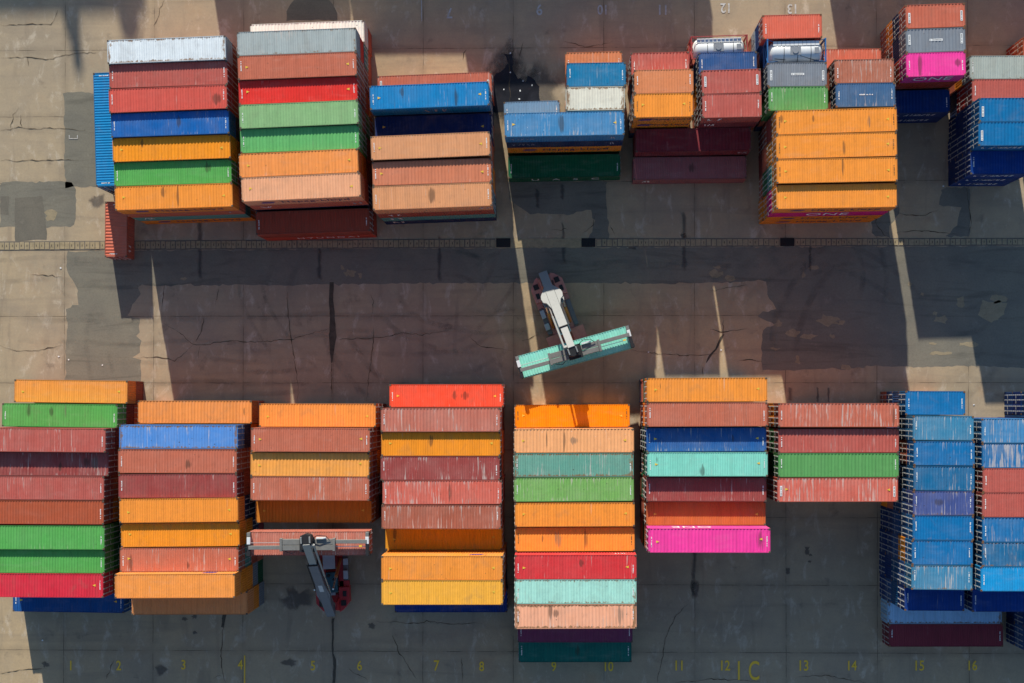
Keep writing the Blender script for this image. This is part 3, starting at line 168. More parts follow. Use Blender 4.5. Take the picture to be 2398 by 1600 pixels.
class MB:
    """collects boxes, prisms and tubes and links them as ONE mesh object"""
    def __init__(self):
        self.v = []; self.f = []; self.m = []
    def quad(self, pts, mi=0):
        b = len(self.v); self.v += [tuple(p) for p in pts]
        self.f.append(tuple(range(b, b + len(pts)))); self.m.append(mi)
    def box(self, x0, x1, y0, y1, z0, z1, mi=0, M=None):
        p = [Vector((x, y, z)) for z in (z0, z1) for y in (y0, y1) for x in (x0, x1)]
        if M is not None: p = [M @ q for q in p]
        b = len(self.v); self.v += [tuple(q) for q in p]
        for f in ((0, 2, 3, 1), (4, 5, 7, 6), (0, 1, 5, 4), (2, 6, 7, 3), (0, 4, 6, 2), (1, 3, 7, 5)):
            self.f.append(tuple(b + i for i in f)); self.m.append(mi)
    def prism(self, poly, z0, z1, mi=0, M=None):
        """poly: counter-clockwise outline in x, y"""
        n = len(poly); b = len(self.v)
        pts = [Vector((x, y, z0)) for x, y in poly] + [Vector((x, y, z1)) for x, y in poly]
        if M is not None: pts = [M @ q for q in pts]
        self.v += [tuple(q) for q in pts]
        self.f.append(tuple(b + i for i in reversed(range(n)))); self.m.append(mi)
        self.f.append(tuple(b + n + i for i in range(n))); self.m.append(mi)
        for i in range(n):
            j = (i + 1) % n
            self.f.append((b + i, b + j, b + n + j, b + n + i)); self.m.append(mi)
    def tube(self, p, q, r, n=8, mi=0, r2=None):
        p, q = Vector(p), Vector(q); d = (q - p).normalized()
        u = d.orthogonal().normalized(); w = d.cross(u)
        r2 = r if r2 is None else r2; b = len(self.v)
        for c, rr in ((p, r), (q, r2)):
            for i in range(n):
                a = 2 * PI * i / n
                self.v.append(tuple(c + u * (rr * math.cos(a)) + w * (rr * math.sin(a))))
        for i in range(n):
            j = (i + 1) % n
            self.f.append((b + i, b + j, b + n + j, b + n + i)); self.m.append(mi)
        self.f.append(tuple(b + i for i in reversed(range(n)))); self.m.append(mi)
        self.f.append(tuple(b + n + i for i in range(n))); self.m.append(mi)
    def mesh(self, name, mats):
        me = bpy.data.meshes.new(name)
        me.from_pydata(self.v, [], self.f)
        for m in mats: me.materials.append(m)
        if len(mats) > 1: me.polygons.foreach_set('material_index', self.m)
        me.update()
        return me
    def build(self, name, mats, parent=None, bevel=0, smooth=False):
        if not isinstance(mats, (list, tuple)): mats = [mats]
        o = link(bpy.data.objects.new(name, self.mesh(name, mats)), parent)
        if smooth:
            for p in o.data.polygons: p.use_smooth = True
        if bevel:
            md = o.modifiers.new('bevel', 'BEVEL'); md.width = bevel; md.segments = 2; md.limit_method = 'ANGLE'
        return o

def link(o, parent=None):
    COL.objects.link(o)
    if parent is not None: o.parent = parent
    return o

def empty(name, loc=(0, 0, 0), rz=0.0):
    o = bpy.data.objects.new(name, None); COL.objects.link(o)
    o.location = loc; o.rotation_euler = (0, 0, rz); o.empty_display_size = 0.3
    return o

def tag(o, label=None, cat=None, group=None, kind=None):
    if label: o['label'] = label
    if cat: o['category'] = cat
    if group: o['group'] = group
    if kind: o['kind'] = kind
    return o

# ------------------------------------------------------------------ materials
class NT:
    def __init__(self, name):
        self.mat = bpy.data.materials.new(name); self.mat.use_nodes = True
        self.t = self.mat.node_tree; self.n = self.t.nodes; self.l = self.t.links
        self.bsdf = self.n['Principled BSDF']
    def node(self, kind, **kw):
        n = self.n.new(kind)
        for k, v in kw.items(): setattr(n, k, v)
        return n
    def put(self, sock, v):
        if isinstance(v, bpy.types.NodeSocket): self.l.new(v, sock)
        else: sock.default_value = v
    def math(self, op, a, b=0.0, c=0.0, clamp=False):
        n = self.node('ShaderNodeMath', operation=op, use_clamp=clamp)
        self.put(n.inputs[0], a); self.put(n.inputs[1], b)
        if op in ('MULTIPLY_ADD', 'SMOOTH_MIN'): self.put(n.inputs[2], c)
        return n.outputs[0]
    def ramp(self, x, a, b, lo=0.0, hi=1.0):
        n = self.node('ShaderNodeMapRange', interpolation_type='SMOOTHSTEP')
        self.put(n.inputs['Value'], x); self.put(n.inputs['From Min'], a); self.put(n.inputs['From Max'], b)
        self.put(n.inputs['To Min'], lo); self.put(n.inputs['To Max'], hi)
        return n.outputs[0]
    def mix(self, f, a, b, blend='MIX'):
        n = self.node('ShaderNodeMix', data_type='RGBA', blend_type=blend)
        self.put(n.inputs[0], f); self.put(n.inputs[6], a); self.put(n.inputs[7], b)
        return n.outputs[2]
    def vmul(self, v, s):
        n = self.node('ShaderNodeVectorMath', operation='MULTIPLY')
        self.put(n.inputs[0], v); n.inputs[1].default_value = s
        return n.outputs[0]
    def vadd(self, v, w):
        n = self.node('ShaderNodeVectorMath', operation='ADD')
        self.put(n.inputs[0], v); self.put(n.inputs[1], w)
        return n.outputs[0]
    def noise(self, v, scale, detail=3.0, rough=0.55, dist=0.0):
        n = self.node('ShaderNodeTexNoise')
        self.put(n.inputs['Vector'], v); n.inputs['Scale'].default_value = scale
        n.inputs['Detail'].default_value = detail; n.inputs['Roughness'].default_value = rough
        n.inputs['Distortion'].default_value = dist
        return n.outputs['Fac']
    def attr(self, name):
        n = self.node('ShaderNodeAttribute', attribute_type='OBJECT', attribute_name=name)
        return n
    def sep(self, v):
        n = self.node('ShaderNodeSeparateXYZ'); self.put(n.inputs[0], v)
        return n.outputs[0], n.outputs[1], n.outputs[2]
    def comb(self, x, y, z):
        n = self.node('ShaderNodeCombineXYZ')
        self.put(n.inputs[0], x); self.put(n.inputs[1], y); self.put(n.inputs[2], z)
        return n.outputs[0]
    def bump(self, h, strength, dist=0.02):
        n = self.node('ShaderNodeBump'); self.put(n.inputs['Height'], h)
        n.inputs['Strength'].default_value = strength; n.inputs['Distance'].default_value = dist
        self.l.new(n.outputs[0], self.bsdf.inputs['Normal'])
    def done(self, color, rough=0.6, metal=0.0, spec=0.3):
        self.put(self.bsdf.inputs['Base Color'], color)
        self.put(self.bsdf.inputs['Roughness'], rough)
        self.put(self.bsdf.inputs['Metallic'], metal)
        self.bsdf.inputs['Specular IOR Level'].default_value = spec
        return self.mat

def rgba(c): return (c[0], c[1], c[2], 1.0)

def shifted_coords(t):
    tc = t.node('ShaderNodeTexCoord').outputs['Object']
    oi = t.node('ShaderNodeObjectInfo')
    rnd = oi.outputs['Random']
    off = t.comb(t.math('MULTIPLY', rnd, 83.0), t.math('MULTIPLY', rnd, 57.0), t.math('MULTIPLY', rnd, 31.0))
    return tc, t.vadd(tc, off), oi.outputs['Color'], rnd

def roof_material():
    t = NT('weathered roof paint')
    tc, v, base, rnd = shifted_coords(t)
    fade = t.attr('fade').outputs['Fac']; rust = t.attr('rust').outputs['Fac']; speck = t.attr('speck').outputs['Fac']
    x, y, z = t.sep(tc)
    # uneven sun fading
    big = t.noise(v, 0.45, 4.0, 0.6)
    col = t.mix(t.ramp(big, 0.3, 0.8, 0.0, 0.26), base, t.mix(t.math('MULTIPLY', fade, 0.55), base, (0.60, 0.52, 0.45, 1)))
    rib = t.noise(t.vmul(v, (2.6, 0.12, 1.0)), 1.0, 2.0)
    col = t.mix(t.ramp(rib, 0.35, 0.7, 0.0, 0.11), col, (0.02, 0.018, 0.016, 1))
    grime = t.noise(t.vmul(v, (1.0, 0.35, 1.0)), 2.1, 5.0, 0.7)
    col = t.mix(t.ramp(grime, 0.52, 0.80, 0.0, 0.22), col, (0.06, 0.05, 0.04, 1))
    wide = t.noise(t.vmul(v, (0.8, 0.5, 1.0)), 0.9, 5.0, 0.62, 0.7)
    col = t.mix(t.math('MULTIPLY', t.ramp(wide, 0.50, 0.72), t.ramp(rnd, 0.0, 1.0, 0.05, 0.42)), col, t.mix(0.38, t.mix(0.25, base, (0, 0, 0, 1)), (0.30, 0.22, 0.16, 1)))
    dust = t.noise(t.vmul(v, (0.35, 1.1, 1.0)), 1.3, 4.0, 0.6)
    col = t.mix(t.math('MULTIPLY', t.ramp(dust, 0.48, 0.75), t.ramp(t.math('FRACT', t.math('MULTIPLY', rnd, 7.3)), 0.0, 1.0, 0.0, 0.24)), col, t.mix(0.45, base, (0.50, 0.45, 0.39, 1)))
    # pale scuffs along the ribs
    sc = t.noise(t.vmul(v, (7.5, 0.42, 1.0)), 1.0, 3.0, 0.6)
    where = t.noise(t.vmul(v, (0.55, 0.25, 1.0)), 1.0, 2.0, 0.5)
    thr = t.math('SUBTRACT', 0.735, t.math('MULTIPLY', fade, 0.17))
    thr = t.math('ADD', thr, t.math('MULTIPLY', t.math('SUBTRACT', 0.5, where), 0.38))
    edge = t.ramp(t.math('ABSOLUTE', y), 0.55, 1.15, 0.0, 0.045)
    thr = t.math('SUBTRACT', thr, edge)
    scm = t.ramp(t.math('SUBTRACT', sc, thr), 0.0, 0.10)
    scm = t.math('MULTIPLY', scm, t.ramp(fade, 0.0, 0.9, 0.20, 0.62))
    pale = t.mix(t.noise(v, 3.0), (0.50, 0.40, 0.33, 1), (0.66, 0.60, 0.55, 1))
    col = t.mix(scm, col, pale)
    # bird lime
    vo = t.node('ShaderNodeTexVoronoi'); t.put(vo.inputs['Vector'], t.vmul(v, (1.0, 0.8, 1.0))); vo.inputs['Scale'].default_value = 2.6
    jag = t.math('MULTIPLY', t.noise(v, 9.0, 2.0), 0.16)
    spm = t.ramp(t.math('ADD', vo.outputs['Distance'], jag), 0.19, 0.11)
    spm = t.math('MULTIPLY', spm, t.math('MULTIPLY', speck, t.ramp(t.noise(v, 0.8), 0.42, 0.58)))
    col = t.mix(spm, col, (0.78, 0.76, 0.72, 1))
    # small dents and dark flecks
    vo2 = t.node('ShaderNodeTexVoronoi'); t.put(vo2.inputs['Vector'], v); vo2.inputs['Scale'].default_value = 0.9
    fl = t.ramp(t.math('ADD', vo2.outputs['Distance'], t.math('MULTIPLY', t.noise(v, 6.0), 0.10)), 0.13, 0.085)
    fl = t.math('MULTIPLY', fl, t.ramp(rust, 0.1, 0.6, 0.15, 0.7))
    col = t.mix(fl, col, (0.055, 0.04, 0.03, 1))
    # rust eating in from the edges
    half = t.attr('halflen').outputs['Fac']
    dx = t.math('SUBTRACT', half, t.math('ABSOLUTE', x)); dy = t.math('SUBTRACT', 1.19, t.math('ABSOLUTE', y))
    near = t.math('MAXIMUM', t.ramp(dx, 0.9, 0.0), t.ramp(dy, 0.5, 0.0))
    rn = t.noise(t.vmul(v, (1.8, 0.9, 1.0)), 2.0, 5.0, 0.7)
    rm = t.ramp(t.math('ADD', rn, t.math('MULTIPLY', near, t.math('MULTIPLY', rust, 0.42))), 0.72, 0.86)
    rm = t.math('MULTIPLY', rm, t.ramp(rust, 0.05, 0.8, 0.15, 0.85))
    col = t.mix(rm, col, t.mix(t.noise(v, 5.0), (0.16, 0.07, 0.03, 1), (0.33, 0.20, 0.10, 1)))
    # worn-off patches and oil smears: centre x, centre y, half width
    for i, dark in (('stain_a', (0.055, 0.042, 0.03, 1)), ('stain_b', (0.045, 0.035, 0.028, 1)), ('stain_c', (0.15, 0.125, 0.10, 1))):
        sx, sy, sw = t.sep(t.attr(i).outputs['Vector'])
        teeth = t.noise(t.vmul(v, (6.5, 0.25, 1.0)), 1.0, 2.0, 0.6)
        r = t.math('DIVIDE', t.math('ABSOLUTE', t.math('SUBTRACT', x, sx)), t.math('MAXIMUM', sw, 0.001))
        hy = t.math('POWER', t.math('MULTIPLY', t.math('ABSOLUTE', t.math('SUBTRACT', y, sy)), t.ramp(t.math('FRACT', t.math('ADD', t.math('MULTIPLY', rnd, 13.7), sx)), 0.0, 1.0, 0.8, 2.6)), 2.0)
        q = t.math('ADD', t.math('ADD', r, hy), t.math('MULTIPLY', t.math('SUBTRACT', teeth, 0.5), 3.6))
        sm = t.math('MULTIPLY', t.ramp(q, 1.3, 0.45), t.math('GREATER_THAN', sw, 0.01))
        col = t.mix(t.math('MULTIPLY', sm, 0.60), col, dark)
    t.bump(t.math('ADD', t.noise(v, 1.6, 3.0), t.math('MULTIPLY', wide, 0.8)), 0.5, 0.04)
    return t.done(col, t.ramp(grime, 0.3, 0.8, 0.55, 0.85), 0.0, 0.10)

def side_material():
    t = NT('weathered side paint')
    tc, v, base, rnd = shifted_coords(t)
    rust = t.attr('rust').outputs['Fac']
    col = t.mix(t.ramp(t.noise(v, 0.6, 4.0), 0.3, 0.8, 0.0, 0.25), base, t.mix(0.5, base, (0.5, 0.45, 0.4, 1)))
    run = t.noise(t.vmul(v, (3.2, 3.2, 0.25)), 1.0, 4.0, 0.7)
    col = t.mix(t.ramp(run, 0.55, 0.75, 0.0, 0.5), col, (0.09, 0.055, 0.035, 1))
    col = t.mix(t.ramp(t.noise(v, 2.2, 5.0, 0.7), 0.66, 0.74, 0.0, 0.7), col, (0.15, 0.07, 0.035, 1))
    col = t.mix(1.0, col, (0.68, 0.68, 0.68, 1), 'MULTIPLY')  # walls toned darker than roofs to curb their sunlit brightness and bounce
    return t.done(col, 0.65, 0.0, 0.15)

def simple(name, rgb, rough=0.55, metal=0.0, var=0.25, scale=2.5, dirt=(0.05, 0.04, 0.035), dirtamt=0.35, spec=0.35):
    t = NT(name)
    tc, v, base, rnd = shifted_coords(t)
    c = rgba(rgb)
    col = t.mix(t.ramp(t.noise(v, scale, 4.0), 0.3, 0.75, 0.0, var), c, rgba([x * 0.55 for x in rgb]))
    col = t.mix(t.ramp(t.noise(v, scale * 2.3, 5.0, 0.7), 0.55, 0.75, 0.0, dirtamt), col, rgba(dirt))
    return t.done(col, rough, metal, spec)

def ground_material(J):
    t = NT('yard concrete')
    v = t.node('ShaderNodeTexCoord').outputs['Object']
    x, y, z = t.sep(v)
    n0 = t.noise(v, 0.022, 4.0, 0.55)
    n1 = t.noise(v, 0.11, 5.0, 0.6, 0.4)
    n2 = t.noise(v, 0.6, 6.0, 0.65)
    n3 = t.noise(v, 4.5, 4.0, 0.7)
    col = t.mix(t.ramp(n0, 0.36, 0.62), (0.590, 0.500, 0.365, 1), (0.535, 0.475, 0.385, 1))
    col = t.mix(t.ramp(n1, 0.42, 0.70, 0.0, 0.60), col, (0.390, 0.365, 0.335, 1))
    col = t.mix(t.ramp(n1, 0.44, 0.28, 0.0, 0.45), col, (0.640, 0.545, 0.400, 1))
    # each slab was poured on another day
    cx = t.math('FLOOR', t.math('DIVIDE', t.math('SUBTRACT', x, J['x0']), J['dx']))
    cy = t.math('FLOOR', t.math('DIVIDE', t.math('SUBTRACT', y, J['y0']), J['dy']))
    wn = t.node('ShaderNodeTexWhiteNoise', noise_dimensions='2D'); t.put(wn.inputs['Vector'], t.comb(cx, cy, 0.0))
    col = t.mix(t.math('MULTIPLY', wn.outputs['Value'], 0.20), col, (0.36, 0.31, 0.26, 1))
    # tyre scrub: long soft marks along the lanes
    ty = t.noise(t.vmul(v, (0.05, 0.55, 1.0)), 1.0, 4.0, 0.6, 0.8)
    col = t.mix(t.ramp(ty, 0.52, 0.74, 0.0, 0.34), col, (0.25, 0.23, 0.215, 1))
    tz = t.noise(t.vmul(v, (0.55, 0.06, 1.0)), 1.0, 4.0, 0.6, 0.6)
    col = t.mix(t.ramp(tz, 0.57, 0.74, 0.0, 0.40), col, (0.25, 0.22, 0.20, 1))
    # pale worn scuffs and dark drips
    sc = t.noise(t.vmul(v, (1.0, 0.45, 1.0)), 0.75, 6.0, 0.72, 0.5)
    col = t.mix(t.ramp(sc, 0.53, 0.68, 0.0, 0.58), col, (0.74, 0.71, 0.67, 1))
    col = t.mix(t.ramp(t.noise(v, 0.38, 6.0, 0.68, 0.3), 0.58, 0.74, 0.0, 0.55), col, (0.19, 0.17, 0.155, 1))
    rs = t.noise(t.vadd(v, (31.0, 7.0, 0.0)), 0.16, 5.0, 0.65)
    col = t.mix(t.ramp(rs, 0.58, 0.78, 0.0, 0.45), col, (0.44, 0.29, 0.19, 1))
    col = t.mix(t.ramp(n2, 0.35, 0.72, 0.0, 0.26), col, (0.30, 0.28, 0.255, 1))
    col = t.mix(t.ramp(n3, 0.40, 0.75, 0.0, 0.22), col, (0.26, 0.245, 0.23, 1))
    # saw-cut joints between the slabs
    wob = t.math('MULTIPLY', t.math('SUBTRACT', t.noise(v, 0.7, 3.0), 0.5), 0.12)
    def dist(c, c0, d):
        u = t.math('ADD', t.math('DIVIDE', t.math('ADD', t.math('SUBTRACT', c, c0), wob), d), 0.5)
        f = t.math('SUBTRACT', t.math('FRACT', u), 0.5)
        return t.math('MULTIPLY', t.math('ABSOLUTE', f), d)
    jd = t.math('MINIMUM', dist(x, J['x0'], J['dx']), dist(y, J['y0'], J['dy']))
    jw = t.math('MULTIPLY', t.ramp(jd, 0.055, 0.015), t.ramp(t.noise(v, 0.5, 3.0), 0.36, 0.62, 0.10, 0.75))
    col = t.mix(jw, col, (0.12, 0.105, 0.092, 1))
    col = t.mix(t.ramp(jd, 0.7, 0.05, 0.0, 0.16), col, (0.13, 0.115, 0.10, 1))
    t.bump(t.math('ADD', n3, t.math('MULTIPLY', jw, -1.0)), 0.25, 0.03)
    col = t.mix(1.0, col, (0.80, 0.705, 0.575, 1), 'MULTIPLY')
    return t.done(col, 0.9, 0.0, 0.12)

def patch_material(name, a, b, scrub=0.35, rough=0.9, scale=0.35, tint=(0.715, 0.645, 0.50)):
    t = NT(name)
    v = t.node('ShaderNodeTexCoord').outputs['Object']
    col = t.mix(t.ramp(t.noise(v, scale, 5.0, 0.6, 0.4), 0.3, 0.7), rgba(a), rgba(b))
    ty = t.noise(t.vmul(v, (0.06, 0.5, 1.0)), 1.0, 4.0, 0.65, 1.6)
    col = t.mix(t.ramp(ty, 0.50, 0.72, 0.0, scrub), col, rgba([x * 0.45 for x in a]))
    col = t.mix(t.ramp(t.noise(v, 0.55, 6.0, 0.7), 0.58, 0.72, 0.0, 0.4), col, rgba([min(1, x * 1.45) for x in b]))
    col = t.mix(t.ramp(t.noise(v, 5.0, 4.0, 0.7), 0.4, 0.75, 0.0, 0.3), col, rgba([x * 0.5 for x in a]))
    t.bump(t.noise(v, 6.0, 4.0), 0.2, 0.02)
    col = t.mix(1.0, col, rgba(tint), 'MULTIPLY')
    return t.done(col, rough, 0.0, 0.12)

def code_material():
    t = NT('stencilled code paint')
    tc, v, base, rnd = shifted_coords(t)
    col = t.mix(t.ramp(t.noise(v, 7.0, 4.0), 0.45, 0.75, 0.0, 0.4), (0.80, 0.79, 0.76, 1), (0.5, 0.46, 0.42, 1))
    return t.done(col, 0.6)

M = {}
M['roof'] = roof_material()
M['side'] = side_material()
M['code'] = code_material()
M['darkcode'] = simple('dark stencil paint', (0.16, 0.09, 0.04), 0.6)
M['plate'] = simple('white marking plate', (0.78, 0.78, 0.76), 0.5, var=0.1, dirtamt=0.2)
M['warn'] = simple('yellow warning sticker', (0.80, 0.52, 0.06), 0.5, var=0.1, dirtamt=0.15)
M['rod'] = simple('galvanised locking rod', (0.50, 0.49, 0.46), 0.4, 0.3, var=0.3, dirtamt=0.3)
M['casting'] = simple('rusty corner casting', (0.23, 0.115, 0.05), 0.7, 0.0, var=0.5, scale=9.0, dirtamt=0.5)
M['darkcast'] = simple('dirty corner casting', (0.15, 0.11, 0.075), 0.7, 0.0, var=0.5, scale=9.0, dirtamt=0.5)
M['gasket'] = simple('black rubber gasket', (0.02, 0.02, 0.02), 0.8)
M['asphalt'] = patch_material('grey asphalt', (0.365, 0.362, 0.352), (0.435, 0.425, 0.395), 0.5, tint=(0.50, 0.465, 0.385))
M['darkasphalt'] = patch_material('newer dark asphalt', (0.285, 0.275, 0.262), (0.345, 0.33, 0.305), 0.3, tint=(0.52, 0.485, 0.41))
M['worn'] = patch_material('worn concrete', (0.40, 0.36, 0.30), (0.48, 0.43, 0.35), 0.3, scale=0.9)
M['stain'] = patch_material('oil stain', (0.085, 0.075, 0.07), (0.14, 0.125, 0.115), 0.4, 0.7, 0.8)
M['tar'] = patch_material('crack sealing tar', (0.10, 0.095, 0.092), (0.15, 0.14, 0.135), 0.3, 0.75, 1.5)
M['crack'] = patch_material('open crack', (0.10, 0.085, 0.07), (0.15, 0.125, 0.10), 0.2, 0.95, 1.5)
M['wet'] = patch_material('wet oily concrete', (0.016, 0.016, 0.02), (0.028, 0.028, 0.034), 0.2, 0.30, 0.6, (1, 1, 1))
M['cover'] = patch_material('drain cover concrete', (0.44, 0.39, 0.31), (0.56, 0.49, 0.38), 0.35, 0.9, 1.6)
M['channel'] = simple('dirty drain channel', (0.16, 0.14, 0.115), 0.9, var=0.5, dirtamt=0.5)
M['slot'] = simple('dark slot', (0.03, 0.028, 0.026), 0.9)
M['grate'] = simple('dark iron grate', (0.018, 0.018, 0.02), 0.6, 0.2)

def road_paint(name, rgb, wear):
    t = NT(name)
    v = t.node('ShaderNodeTexCoord').outputs['Object']
    g = t.node('ShaderNodeNewGeometry').outputs['Position']
    n = t.noise(g, 2.6, 6.0, 0.7)
    col = t.mix(t.ramp(n, wear, wear + 0.16), rgba(rgb), (0.40, 0.36, 0.31, 1))
    return t.done(col, 0.85)
M['ypaint'] = road_paint('worn yellow road paint', (0.90, 0.56, 0.06), 0.60)
M['wpaint'] = road_paint('worn white road paint', (0.50, 0.49, 0.47), 0.45)
M['litter'] = simple('pale litter', (0.8, 0.79, 0.76), 0.7)

# ------------------------------------------------------------------ colours of container paint
CP = dict(white=(212,218,220), cream=(226,226,212), grey=(158,166,164), grey2=(160,168,160), white2=(214,208,190), grey3=(120,130,142),
 redbrown=(176,86,76), redbrown2=(146,66,62), redbrown3=(150,70,52), brick=(200,84,72), brick2=(178,66,44), brick3=(198,96,80), red=(216,50,44), redor=(216,78,52),
 crimson=(204,44,62), crimson2=(204,52,56), coral=(208,98,76), royal=(16,92,162), royal2=(8,54,128), royal3=(34,88,150), blue=(0,120,176), blue2=(8,112,154),
 blue3=(0,102,152), blue4=(0,104,158), blue5=(8,74,118), blue6=(0,98,142), skyblue=(10,138,194), steel=(104,142,176), steel2=(60,126,172), steel3=(56,124,158), slateblue=(66,82,136),
 navy=(24,44,84), navy2=(16,42,98), navy3=(6,54,116), navy4=(4,56,124), navyblue=(42,82,134), navyblue2=(58,96,134), navyblue3=(20,78,138), cornflower=(78,134,200),
 orange=(254,156,62), orange2=(236,144,34), orange3=(252,154,42), orange4=(252,146,14), orangef=(250,154,80), orangef2=(248,154,72), amber=(238,160,76), yellow=(254,182,66),
 peach=(238,168,112), peach2=(224,160,120), tan=(208,144,100), tan2=(196,118,86), tan3=(214,142,88), pinkpeach=(228,162,128), brownor=(196,124,46), rust=(180,98,50), orange5=(252,172,44),
 brown=(184,102,78), brown2=(186,98,76), brown3=(206,120,76), brown4=(206,126,82), brown5=(168,102,80), brown6=(168,82,54), brown7=(186,108,90), brown8=(162,92,72), brownx=(120,62,44),
 maroon=(148,66,62), maroon2=(120,44,52), maroon3=(150,92,92), maroon4=(122,48,58), plum=(112,56,86), magenta=(232,62,148), magenta2=(206,20,120),
 green=(84,160,78), green2=(40,112,58), green3=(88,148,84), green4=(114,164,86), lgreen=(130,170,116), lgreen2=(94,168,98), dgreen=(16,92,60), dteal=(22,104,92),
 seagreen=(88,150,140), seagreen2=(96,152,134), aqua=(158,208,192), aqua2=(124,200,180), mint=(134,208,190), slate=(120,126,134), paleblue=(150,188,216))
SAY = dict(white='white', cream='cream white', grey='pale grey', grey2='pale grey', white2='off-white', grey3='blue-grey', redbrown='reddish brown', redbrown2='dark reddish brown',
 redbrown3='dark reddish brown', brick='brick red', brick2='brick red', brick3='salmon', red='bright red', redor='orange-red', crimson='crimson', crimson2='crimson', coral='coral', royal='royal blue', royal2='deep blue',
 royal3='royal blue', blue='bright blue', blue2='bright blue', blue3='smooth blue', blue4='bright blue', blue5='dull blue', blue6='blue', skyblue='sky blue', steel='pale steel-blue', steel2='steel-blue', steel3='steel-blue',
 slateblue='slate blue', navy='navy', navy2='navy', navy3='navy', navy4='navy', navyblue='dull navy', navyblue2='greyish navy', navyblue3='navy', cornflower='cornflower blue', orange='orange', orange2='orange',
 orange3='deep orange', orange4='vivid orange', orange5='vivid orange', orangef='pale orange', orangef2='pale orange', amber='amber', yellow='yellow', peach='peach', peach2='pinkish peach', tan='tan', tan2='reddish tan',
 tan3='tan', pinkpeach='pinkish peach', brownor='orange-brown', rust='rust brown', brown='brown', brown2='brown', brown3='orange-brown', brown4='orange-brown', brown5='dull brown', brown6='chestnut brown', brown7='brown', brown8='brown',
 maroon='maroon', maroon2='maroon', maroon3='dusty maroon', maroon4='maroon', plum='plum', magenta='magenta', magenta2='magenta', green='green', green2='green', green3='green', green4='light green', lgreen='pale green',
 lgreen2='pale green', dgreen='dark green', dteal='dark teal', seagreen='sea-green', seagreen2='sea-green', aqua='mint', aqua2='mint', mint='mint', slate='slate grey', paleblue='pale blue')

# ------------------------------------------------------------------ container meshes (shared)
W2 = 1.219
def corrug(L, period, depth, n_off=0.0):
    """x positions and depths of a trapezoid corrugation over length L centred on 0"""
    n = max(2, int(round(L / period))); p = L / n; pts = []
    for i in range(n):
        x = -L / 2 + i * p
        pts += [(x + p * 0.04, 0.0), (x + p * 0.36, 0.0), (x + p * 0.54, -depth), (x + p * 0.86, -depth)]
    pts.append((L / 2, 0.0)); pts.insert(0, (-L / 2, 0.0))
    return pts

def body_mesh(L, h, door):
    b = MB(); hx = L / 2
    zt = h - 0.020
    for sx in (-1, 1):
        for sy in (-1, 1):
            x0, x1 = sorted((sx * hx, sx * (hx - 0.14))); y0, y1 = sorted((sy * W2, sy * (W2 - 0.11)))
            b.box(x0, x1, y0, y1, 0.118, h - 0.118)
            x0, x1 = sorted((sx * (hx + 0.003), sx * (hx - 0.178))); y0, y1 = sorted((sy * (W2 + 0.002), sy * (W2 - 0.16)))
            b.box(x0, x1, y0, y1, 0.004, 0.118, 1)
    for sy in (-1, 1):
        y0, y1 = sorted((sy * (W2 - 0.004), sy * (W2 - 0.07)))
        b.box(-hx + 0.178, hx - 0.178, y0, y1, h - 0.10, zt)
        b.box(-hx + 0.178, hx - 0.178, y0, y1, 0.02, 0.17)
        pts = corrug(L - 0.28, 0.278, 0.036)
        prev = None
        for x, d in pts:
            yy = sy * (W2 - 0.012 + d)
            if prev:
                q = [(prev[0], prev[1], 0.17), (x, yy, 0.17), (x, yy, h - 0.10), (prev[0], prev[1], h - 0.10)]
                b.quad(q if sy < 0 else q[::-1])
            prev = (x, yy)
    for sx in (-1, 1):
        x0, x1 = sorted((sx * (hx - 0.004), sx * (hx - 0.09)))
        b.box(x0, x1, -W2 + 0.16, W2 - 0.16, h - 0.12, zt)
        b.box(x0, x1, -W2 + 0.16, W2 - 0.16, 0.02, 0.16)
    sx = -door
    prev = None
    for yv, d in corrug(2 * W2 - 0.22, 0.24, 0.045):
        xx = sx * (hx - 0.02 + d)
        if prev:
            q = [(prev[1], prev[0], 0.16), (xx, yv, 0.16), (xx, yv, h - 0.12), (prev[1], prev[0], h - 0.12)]
            b.quad(q if sx > 0 else q[::-1])
        prev = (yv, xx)
    b.quad([(-hx + .02, -W2 + .03, h - .075), (hx - .02, -W2 + .03, h - .075), (hx - .02, W2 - .03, h - .075), (-hx + .02, W2 - .03, h - .075)])
    b.quad([(-hx + .02, W2 - .03, .15), (hx - .02, W2 - .03, .15), (hx - .02, -W2 + .03, .15), (-hx + .02, -W2 + .03, .15)])
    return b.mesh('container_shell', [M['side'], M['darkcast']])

def roof_mesh(L, period=0.285, depth=0.032):
    b = MB(); Lr = L - 0.20; yw = W2 - 0.075
    prev = None
    for x, d in corrug(Lr, period, depth):
        z = -0.012 + d
        if prev:
            b.quad([(prev[0], -yw, prev[1]), (x, -yw, z), (x, yw, z), (prev[0], yw, prev[1])])
        prev = (x, z)
    # flat end sheets
    return b.mesh('roof_panel', [M['roof']])

def leaf_mesh(h):
    b = MB(); y0, y1 = 0.012, W2 - 0.125
    z0, z1 = 0.17, h - 0.13
    b.box(-0.04, -0.008, y0, y1, z0, z1)
    n = 5; dz = (z1 - z0 - 0.2) / n
    for i in range(n):
        b.box(-0.008, 0.012, y0 + 0.07, y1 - 0.07, z0 + 0.1 + i * dz + 0.05, z0 + 0.1 + (i + 1) * dz - 0.05)
    b.box(-0.02, 0.006, -0.010, 0.011, z0, z1, 1)
    return b.mesh('door_leaf', [M['side'], M['gasket']])

def rod_mesh(h):
    b = MB()
    b.tube((0.045, 0, 0.06), (0.045, 0, h - 0.05), 0.034, 6)
    for z in (0.3, 0.9, h - 0.9, h - 0.35): b.box(0.012, 0.085, -0.06, 0.06, z - 0.035, z + 0.035)
    b.box(0.06, 0.09, -0.02, 0.36, 1.14, 1.19)
    return b.mesh('locking_rod', [M['rod']])

